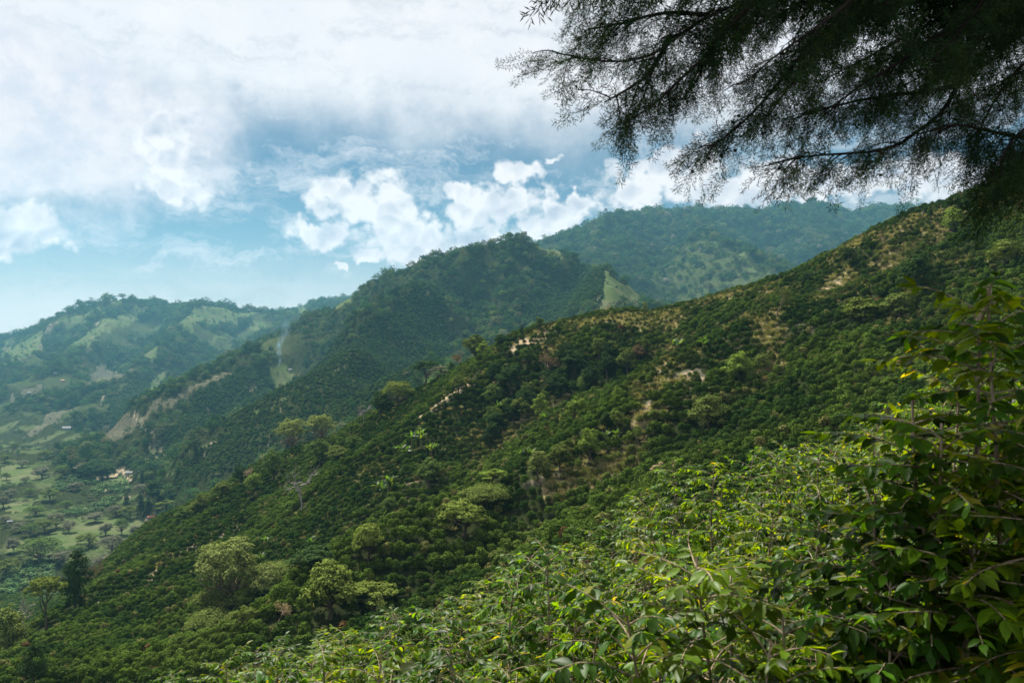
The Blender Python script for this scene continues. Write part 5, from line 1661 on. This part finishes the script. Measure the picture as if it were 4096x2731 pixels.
def coffee_variant(seed, h=2.2):
    """stem path, branches [(path, radius, [(leaf kind, matrix)])]"""
    rng = np.random.default_rng(seed)
    zz = np.linspace(0, 1, 9)
    stem = np.c_[np.cumsum(rng.normal(size=9)) * 0.018, np.cumsum(rng.normal(size=9)) * 0.018, zz * h]
    brs = []
    z = 0.35
    az = rng.uniform(0, 6.28)
    while z < h - 0.03:
        f = z / h
        for side in (0, math.pi):
            if rng.random() < 0.08:
                continue
            a = az + side + rng.normal() * 0.25
            ln = (0.30 + 0.75 * (1 - f) ** 0.7) * rng.uniform(0.7, 1.15)
            rise = (0.85 if f > 0.85 else 0.45) - 0.55 * (1 - f) + rng.normal() * 0.12
            p0 = np.array([np.interp(z, stem[:, 2], stem[:, 0]), np.interp(z, stem[:, 2], stem[:, 1]), z])
            n = 7
            q = [p0]
            d = np.array([math.cos(a), math.sin(a), rise])
            for _ in range(n):
                d = d + np.array([0, 0, -0.11]) + rng.normal(size=3) * 0.06
                d /= np.linalg.norm(d)
                q.append(q[-1] + d * ln / n)
            q = np.array(q)
            leaves = []
            s = max(0.12, ln * 0.22)
            if rng.random() < 0.16 and f < 0.8:
                s = ln * 0.88                              # a branch that has dropped its leaves
            while s < ln:
                i = s / ln * n
                k = min(int(i), n - 1)
                p = q[k] + (q[k + 1] - q[k]) * (i - k)
                bd = (q[k + 1] - q[k]) / np.linalg.norm(q[k + 1] - q[k])
                sd = np.cross(bd, (0, 0, 1.0))
                sd /= np.linalg.norm(sd) + 1e-9
                for sg in (-1, 1):
                    if rng.random() < 0.14:
                        continue
                    ld = sd * sg * 0.85 + bd * rng.uniform(0.25, 0.75) + np.array([0, 0, rng.uniform(-0.75, 0.15)])
                    leaves.append((p, ld, rng.normal() * 0.35, rng.uniform(0.08, 0.145) * (0.75 if s > ln * 0.9 else 1)))
                s += rng.uniform(0.032, 0.048)
            tip = q[-1]
            for _ in range(2):
                leaves.append((tip, d + rng.normal(size=3) * 0.35, rng.normal() * 0.4, rng.uniform(0.07, 0.12)))
            mats = []
            for (p, ld, roll, L) in leaves:
                X = Vector(ld).normalized()
                Y = Vector((0, 0, 1)).cross(X)
                if Y.length < 1e-3:
                    Y = Vector((0, 1, 0))
                Y.normalize()
                Z = X.cross(Y)
                M = Matrix((X, Y, Z)).transposed().to_4x4() @ Matrix.Rotation(roll, 4, 'X') @ Matrix.Scale(L, 4)
                M.translation = Vector(p)
                mats.append((int(rng.integers(0, 8)), M))
            brs.append((q, mats))
        z += rng.uniform(0.075, 0.11)
        az += 1.57 + rng.normal() * 0.3
    return stem, brs


def coffee_meshes(seed, h):
    stem, brs = coffee_variant(seed, h)
    mb = MB()
    mb.tube(stem, np.linspace(0.020, 0.006, 9), 7)
    sm = mb.mesh('stem', [M_TWIG], True)
    bms, allv, allf, n = [], [], [], 0
    inv, inf, ni = [], [], 0
    tot = sum(len(m) for _, m in brs)
    left = 250
    picked = []
    for q, mats in reversed(brs):                       # the upper branches show their leaves one by one
        take = min(left, len(mats))
        left -= take
        picked.append(take)
    picked = picked[::-1]
    for bi, (q, mats) in enumerate(brs):
        b = MB()
        b.tube(q, np.linspace(0.0062, 0.0022, len(q)), 5)
        bms.append(b.mesh('branch', [M_TWIG], True))
        for li, (k, M) in enumerate(mats):
            V, F = CLV[k]
            A = np.array(M)
            W = V @ A[:3, :3].T + A[:3, 3]
            allv.append(W)
            allf.append(F + n)
            n += len(V)
            if li >= picked[bi]:
                inv.append(W)
                inf.append(F + ni)
                ni += len(V)
    fol = mesh_np('foliage', np.concatenate(allv), np.concatenate(allf), [M_COFFEE], True)
    inner = mesh_np('foliage', np.concatenate(inv), np.concatenate(inf), [M_COFFEE], True) if inv else None
    bq = MB()
    for q, _ in brs:
        bq.tube(q, np.linspace(0.0062, 0.0022, len(q)), 5)
    return dict(stem=sm, branches=bms, brs=brs, foliage=fol, inner=inner, picked=picked, twigs=bq.mesh('twigs', [M_TWIG], True), h=h)


CV = [coffee_meshes(60 + i, 2.2) for i in range(6)] + [coffee_meshes(80 + i, 3.7) for i in range(3)]
LEAFY_COLOURS = [(0.090, 0.190, 0.013), (0.128, 0.218, 0.011), (0.060, 0.148, 0.015), (0.150, 0.224, 0.010), (0.068, 0.140, 0.017)]


def coffee_plant(x, y, h, var, rz, detailed, label, tilt=(0, 0), wide=1.0, ci=0):
    z = float(height(x, y))
    root = bpy.data.objects.new('coffee_plant', None)
    COL.objects.link(root)
    root.empty_display_size = 0.1
    root.location = (x, y, z - 0.05)
    root.rotation_euler = (tilt[0], tilt[1], rz)
    c = CV[var]
    s = h / c['h']
    root.scale = (wide, wide, s)
    root['label'], root['category'], root['group'] = label, 'coffee plant', 'leafy coffee plants in the foreground'
    link('stem', c['stem'], parent=root)
    col = (*LEAFY_COLOURS[ci % 5], 1)
    if detailed:
        if c['inner'] is not None:
            link('foliage', c['inner'], parent=root, kind='stuff').color = col
        for bm, (q, mats), np_ in zip(c['branches'], c['brs'], c['picked']):
            b = link('branch', bm, parent=root)
            for k, M in mats[:np_]:
                o = bpy.data.objects.new('leaf', CLM[k])
                COL.objects.link(o)
                o.parent = b
                o.matrix_local = M
                o.color = col
    else:
        link('twigs', c['twigs'], parent=root, kind='stuff')
        f = link('foliage', c['foliage'], parent=root, kind='stuff')
        f.color = col


def place_coffee():
    rng = np.random.default_rng(91)
    OU = [500, 700, 1100, 1450, 1900, 2350, 2700, 3000, 3400, 3600, 4096, 4500]
    OV = [2800, 2700, 2600, 2480, 2330, 2090, 1860, 1810, 1700, 1600, 1450, 1300]
    spots = []
    y = 4.4
    while y < 21:
        for x in np.arange(-0.62 * y, 0.78 * y, 1.05 if y < 14 else 1.3):
            px, py = x + rng.normal() * 0.22, y + rng.normal() * 0.25
            u = CX + FPX * px / py
            z = float(height(px, py))
            h = rng.uniform(1.75, 2.6)
            ov = float(np.interp(u, OU, OV))
            vt = CY - FPX * (z + h) / py
            if vt < ov - 10:
                h2 = (CY - ov) / FPX * py - z + rng.uniform(-0.25, 0.1)
                if h2 < 1.35:
                    continue
                h = h2
                vt = CY - FPX * (z + h) / py
            if u < 560 or u > 4600 or vt > 2720:
                continue
            spots.append((px, py, h, u, vt))
        y *= 1.13
    n_plain = len(spots)
    NEARN = {}
    ORD = ['', 'the', 'second', 'third', 'fourth', 'fifth', 'sixth', 'seventh', 'eighth', 'ninth', 'tenth', 'eleventh', 'twelfth', 'thirteenth', 'fourteenth', 'fifteenth', 'sixteenth']
    # dark tall plants close to the right edge, in the shade of the cypress
    for u, d0, vt in ((3900, 4.3, 1150), (4080, 4.0, 1110), (4260, 4.5, 1080), (3740, 4.7, 1310), (4180, 5.2, 1150), (3960, 5.0, 1260), (3640, 4.1, 1640), (3820, 4.0, 1560), (4020, 3.8, 1520),
                     (3480, 4.4, 1900), (3620, 3.9, 2080), (3420, 3.9, 2280), (3000, 4.3, 2130), (2880, 4.0, 2380), (3200, 3.9, 2420), (3760, 3.8, 2180), (3960, 3.7, 2050), (4120, 3.6, 1800), (3560, 3.7, 2450), (3060, 3.8, 2520)):
        d = d0 * 1.18
        px, py = (u - CX) / FPX * d, d
        z = float(height(px, py))
        spots.append((px, py, (CY - vt) / FPX * d - z, u, vt))
    size = [2.0 / s[1] if 0 < s[3] < 4096 else 0 for s in spots]
    near = set(np.argsort([-q for q in size])[:10].tolist())
    order = sorted(range(len(spots)), key=lambda i: spots[i][1])
    for i in order:
        px, py, h, u, vt = spots[i]
        if i in near or i >= n_plain:
            where = 'beyond the right edge' if u > 4096 else 'by the right edge' if u > 3800 else 'in the lower right' if u > 3000 else 'at lower centre' if u > 2000 else 'at lower left of the leaves'
            NEARN[where] = NEARN.get(where, 0) + 1
            lab = 'large leaved coffee plant %s, %s nearest of those there' % (where, ORD[NEARN[where]])
        elif u > 3500:
            lab = 'shaded dark coffee plant under the cypress at the right edge' if py < 7 else 'coffee plant with sunlit tips behind the dark shaded ones at right'
        elif py < 5.2:
            lab = 'coffee plant with large drooping leaves nearest the lower edge'
        elif u < 1500:
            lab = 'sunlit coffee plant at the left end of the foreground leaves'
        elif py > 12:
            lab = 'small looking sunlit coffee plant along the upper outline of the foreground leaves'
        else:
            lab = 'sunlit yellow green coffee plant amid the foreground leaves'
        wide = 1.0 if h < 2.7 else 1.15
        coffee_plant(px, py, h, int(rng.integers(0, 6)) if h < 2.9 else int(rng.integers(6, 9)), rng.uniform(0, 6.28), i in near, lab, (rng.normal() * 0.06, rng.normal() * 0.06), wide * rng.uniform(0.9, 1.2), int(rng.integers(0, 5)))
    print('coffee plants', len(spots))


place_coffee()


# ------------------------------------------------------------------ the cypress reaching in from the upper right
def px3(u, v, d):
    return np.array([(u - CX) / FPX * d, d, (CY - v) / FPX * d])


def spray_mesh(seed):
    rng = np.random.default_rng(seed)
    mb = MB()
    C, T, L, W = [], [], [], []
    n = 10
    for i in range(n):
        t = (i + 0.5) / n
        p = np.array([0.30 * t, 0.02 * math.sin(t * 4), -0.05 * t * t])
        C.append(p)
        T.append((1, 0, -0.2 * t))
        L.append(0.016)
        W.append(0.0022)
        for sg in (-1, 1):
            ln = 0.095 * (1 - 0.62 * t) * rng.uniform(0.65, 1.2)
            d = np.array([0.75, sg * 0.75, rng.normal() * 0.25 - 0.1])
            d /= np.linalg.norm(d)
            C.append(p + d * ln * 0.5)
            T.append(d)
            L.append(ln * 0.5)
            W.append(0.0022)
            m = max(2, int(ln / 0.026))
            for k in range(m):
                q = p + d * ln * (k + 0.6) / m
                for s2 in (-1, 1):
                    d2 = d + np.array([-d[1], d[0], 0]) * s2 * 0.75 + rng.normal(size=3) * 0.22
                    d2 /= np.linalg.norm(d2)
                    l2 = rng.uniform(0.011, 0.021)
                    C.append(q + d2 * l2)
                    T.append(d2)
                    L.append(l2)
                    W.append(0.0025)
    C, T = np.array(C), np.array(T)
    Nn = rng.normal(size=C.shape) * 0.6 + np.array([0, 0, 1.0])
    mb.blades(C, T, Nn, np.array(L), np.array(W))
    return mb.mesh('spray', [M_CYP])


M_CYP = leaf_material('cypress_spray', 'INSTANCER', 0.12, vary=0.4)
LIMBS = [
    # in view: (points as sighted u, v, distance)
    [(4420, -500, 7.0), (3700, -260, 6.4), (3200, -80, 6.0), (2834, 56, 5.6), (2684, 140, 5.4), (2591, 224, 5.3), (2460, 261, 5.2), (2300, 240, 5.1), (2200, 215, 5.0)],
    [(4420, -150, 7.2), (4000, 60, 6.7), (3861, 187, 6.4), (3842, 336, 6.2), (3767, 448, 6.0), (3627, 560, 5.9), (3487, 607, 5.7), (3254, 607, 5.5), (3080, 640, 5.4)],
    [(3842, 336, 6.2), (3674, 373, 6.0), (3515, 383, 5.8), (3330, 420, 5.6), (3150, 480, 5.5)],
    [(4430, 640, 7.0), (4096, 560, 6.4), (3954, 530, 6.1), (3814, 500, 5.9), (3650, 540, 5.8)],
    [(4000, -400, 6.6), (3500, -100, 6.0), (3250, 180, 5.6), (3050, 420, 5.4), (2930, 520, 5.3), (2850, 580, 5.2)],
    [(3500, -350, 6.2), (3050, -60, 5.7), (2850, 180, 5.4), (2700, 340, 5.2), (2580, 440, 5.1)],
    [(4430, 560, 7.1), (4200, 590, 6.6), (4100, 620, 6.2), (4000, 640, 6.0)],
    [(4420, -350, 6.8), (3900, 0, 6.2), (3650, 200, 5.8), (3450, 330, 5.6), (3280, 450, 5.5)],
    [(3200, -300, 5.8), (2750, -120, 5.4), (2500, -40, 5.2), (2330, -30, 5.1)],
    [(2834, 56, 5.6), (2640, 40, 5.3), (2480, 90, 5.2), (2360, 110, 5.1)],
    [(2684, 140, 5.4), (2600, 300, 5.3), (2500, 370, 5.2), (2420, 420, 5.1)],
    [(4420, 100, 7.1), (4100, 250, 6.7), (3980, 420, 6.4), (3900, 600, 6.2)],
    [(4420, -600, 6.6), (4050, -200, 6.0), (3850, 100, 5.6), (3700, 260, 5.4)],
    [(3700, -300, 5.8), (3400, 0, 5.4), (3150, 200, 5.2), (3000, 330, 5.1)],
    [(4450, 300, 6.4), (4200, 420, 6.0), (4050, 560, 5.8), (3950, 720, 5.7)],
    [(4430, 560, 7.0), (4220, 640, 6.5), (4100, 720, 6.2), (4000, 800, 6.0)],
    # deeper part of the crown, behind the limbs in front
    [(4400, -700, 7.2), (3700, -300, 8.0), (3200, 0, 8.6), (2950, 140, 8.8)],
    [(4400, -500, 7.2), (3800, -150, 8.0), (3300, 150, 8.5), (3050, 280, 8.6)],
    [(4400, -300, 7.3), (3900, 0, 8.0), (3500, 220, 8.5), (3250, 350, 8.6)],
    [(4400, -100, 7.4), (4000, 120, 8.2), (3700, 300, 8.8), (3500, 400, 9.0)],
    [(4400, -200, 7.4), (4100, 80, 8.4), (3900, 220, 9.2), (3700, 320, 9.6)],
    [(4400, -800, 7.2), (3900, -450, 8.2), (3500, -180, 9.0), (3300, 40, 9.4)],
    [(4400, -600, 7.2), (4000, -250, 8.4), (3750, 0, 9.4), (3600, 150, 9.8)],
    [(4400, 150, 7.4), (4150, 260, 8.0), (3980, 350, 8.6), (3850, 420, 8.9)],
    [(4400, -1100, 7.2), (3900, -800, 8.0), (3400, -500, 8.4), (3000, -200, 8.6)],
    [(4400, -1000, 7.2), (3800, -650, 7.6), (3300, -380, 7.8), (3100, -200, 7.8)],
    [(4400, -400, 7.2), (4250, -100, 8.6), (4100, 60, 9.4), (4000, 150, 9.8)],
    [(3800, -350, 6.8), (3500, -50, 6.6), (3350, 120, 6.4), (3180, 330, 6.2), (3080, 470, 6.1)],
    [(4200, -300, 7.2), (3950, 60, 7.0), (3700, 180, 6.8), (3550, 250, 6.7)],
    [(3300, -350, 6.4), (3000, -40, 6.1), (2900, 100, 6.0), (2780, 330, 5.9)],
]


def cypress():
    rng = np.random.default_rng(17)
    base = np.array([5.35, 7.15, float(height(5.35, 7.15)) - 0.2])
    root = bpy.data.objects.new('cypress_tree', None)
    COL.objects.link(root)
    root.location = base
    root['label'], root['category'] = 'dark drooping cypress tree overhanging the view from the upper right', 'cypress tree'
    mb = MB()
    z = np.linspace(0, 1, 12)
    mb.tube(np.c_[0.12 * np.sin(z * 5), 0.1 * np.cos(z * 4) - 0.1, z * 17.0], 0.27 * (1 - 0.85 * z) + 0.02, 10)
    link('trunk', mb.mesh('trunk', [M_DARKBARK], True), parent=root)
    limbs = [np.array([px3(*p) for p in L]) for L in LIMBS]
    # the upper crown, above the view
    for k in range(24):
        zz = rng.uniform(9.0, 15.0)
        a = rng.uniform(0, 6.28) if k % 2 else rng.uniform(2.3, 4.1)
        ln = rng.uniform(0.6, 1.0) * 5.0 * (1 - (zz - 4) / 16)
        p0 = base + np.array([0, 0, zz])
        limbs.append(np.array([p0, p0 + np.array([math.cos(a), math.sin(a), 0.22]) * ln * 0.5, p0 + np.array([math.cos(a) * ln, math.sin(a) * ln, -0.1 * ln])]))
    # unseen spreading limbs above the view, added to shade the plants at the right
    for k in range(44):
        tx, ty = (rng.uniform(-1.3, 3.0), rng.uniform(5.2, 9.6)) if k < 28 else (rng.uniform(1.2, 5.5), rng.uniform(1.5, 7.0))
        tz = rng.uniform(4.9, 6.6)
        p0 = base + np.array([0, 0, tz - base[2] - rng.uniform(0.2, 0.8)])
        p2 = np.array([tx, ty, tz])
        limbs.append(np.array([p0, p0 * 0.5 + p2 * 0.5 + np.array([0, 0, 0.45]), p2]))
    for k in range(18):  # lower limbs, mostly out of view, added to deepen that shade
        p0 = base + np.array([0, 0, rng.uniform(6.0, 7.6)])
        p2 = np.array([rng.uniform(0.5, 3.0), rng.uniform(4.6, 6.7), rng.uniform(2.95, 4.4)])
        limbs.append(np.array([p0, p0 * 0.5 + p2 * 0.5 + np.array([0, 0, 0.35]), p2]))
    sprayP, sprayR, sprayS, cones = [], [], [], []
    for li, P in enumerate(limbs):
        high = li >= len(LIMBS)
        seg = np.linalg.norm(np.diff(P, axis=0), axis=1)
        s = np.r_[0, np.cumsum(seg)]
        tot = s[-1]
        ss = np.linspace(0, tot, max(8, int(tot / 0.12)))
        Q = np.stack([np.interp(ss, s, P[:, i]) for i in range(3)], 1)
        Q[1:-1] = Q[1:-1] * 0.5 + 0.25 * (Q[2:] + Q[:-2])
        Q += np.cumsum(rng.normal(size=Q.shape) * 0.004, 0)
        mb = MB()
        r0 = 0.032 if tot > 2.5 else 0.018
        mb.tube(Q - base, np.linspace(r0, 0.005, len(Q)), 7)
        # side branches with sprays
        step = (0.076 if P[-1][1] < 7.0 else 0.056) if not high else 0.24
        a = 0.2 * tot if (li in (0, 1, 4, 5, 7, 8) or high) else 0.05 * tot
        while a < tot:
            i = a / tot * (len(Q) - 1)
            k = min(int(i), len(Q) - 2)
            p = Q[k] + (Q[k + 1] - Q[k]) * (i - k)
            ld = (Q[k + 1] - Q[k]) / np.linalg.norm(Q[k + 1] - Q[k])
            d = ld * 0.75 + rng.normal(size=3) * np.array([0.55, 0.6, 0.5]) + np.array([-0.15, 0, -0.28])
            d /= np.linalg.norm(d)
            ln = rng.uniform(0.16, 0.42) * (1.0 if not high else 2.4) * (1 - 0.45 * (a / tot) ** 3)
            q = [p]
            n = 6
            for _ in range(n):
                d = d + np.array([0, 0, -0.10]) + rng.normal(size=3) * 0.07
                d /= np.linalg.norm(d)
                q.append(q[-1] + d * ln / n)
            q = np.array(q)
            mb.tube(q - base, np.linspace(0.006, 0.002, n + 1), 4)
            m = 5 if not high else 5
            for j in range(m):
                f = (j + 0.6) / m * n
                kk = min(int(f), n - 1)
                pp = q[kk] + (q[kk + 1] - q[kk]) * (f - kk)
                bd = (q[kk + 1] - q[kk]) / np.linalg.norm(q[kk + 1] - q[kk])
                X = bd * 0.8 + rng.normal(size=3) * 0.55 + np.array([-0.05, 0, -0.25])
                if j == m - 1:
                    X = bd + np.array([0, 0, -0.1])
                X = Vector(X).normalized()
                Y = Vector(rng.normal(size=3)).cross(X).normalized()
                Z = X.cross(Y)
                e = Matrix((X, Y, Z)).transposed().to_euler()
                sprayP.append(pp - base)
                sprayR.append(tuple(e))
                sprayS.append(rng.uniform(0.6, 1.15) * (1.0 if not high else 2.4))
                if not high and rng.random() < 0.05:
                    cones.append(pp - base + rng.normal(size=3) * 0.03)
            a += step * rng.uniform(0.6, 1.4)
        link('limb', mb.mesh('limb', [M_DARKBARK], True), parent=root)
    n = len(sprayP)
    coll = proto_collection('cypress_spray_kind', [spray_mesh(i) for i in range(4)])
    S3 = np.array(sprayS)
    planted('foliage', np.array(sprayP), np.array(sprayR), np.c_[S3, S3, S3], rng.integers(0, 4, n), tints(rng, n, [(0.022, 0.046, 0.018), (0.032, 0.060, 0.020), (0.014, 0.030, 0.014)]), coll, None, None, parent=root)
    # small round cones
    ico = []
    for c in cones:
        mbv = sphere_pts(np.random.default_rng(1), 1)
        ico.append(c)
    mb = MB()
    for c in ico:
        zz = np.array([-1, -0.6, 0, 0.6, 1.0])
        mb.tube(np.c_[np.zeros((5, 2)), zz * 0.012] + c, 0.013 * np.sqrt(np.clip(1.02 - zz ** 2, 0, 1)), 6)
    link('cones', mb.mesh('cones', [M_DARKBARK], True), parent=root, kind='stuff')
    print('sprays', n, 'cones', len(cones))


cypress()

plant_hillside()
plant_far()


# ------------------------------------------------------------------ the air
def haze():
    V = np.array([(x, y, z) for x in (-5000, 5000) for y in (-300, 4450) for z in (-286, 606)], float)
    F = [(0, 1, 3, 2), (4, 6, 7, 5), (0, 4, 5, 1), (2, 3, 7, 6), (0, 2, 6, 4), (1, 5, 7, 3)]
    m = bpy.data.materials.new('air')
    m.use_nodes = True
    N = NT(m.node_tree)
    p = N.n('ShaderNodeVolumePrincipled')
    N.put(p, 'Color', (0.24, 0.62, 0.84))
    N.put(p, 'Density', 0.000065)
    N.put(p, 'Anisotropy', 0.25)
    out = N.n('ShaderNodeOutputMaterial')
    N.t.links.new(p.outputs[0], out.inputs['Volume'])
    m.cycles.homogeneous_volume = True
    me = mesh_np('haze', V, F, [m])
    link('haze', me, kind='stuff', label='thin blue haze over the far mountains', cat='haze')


haze()
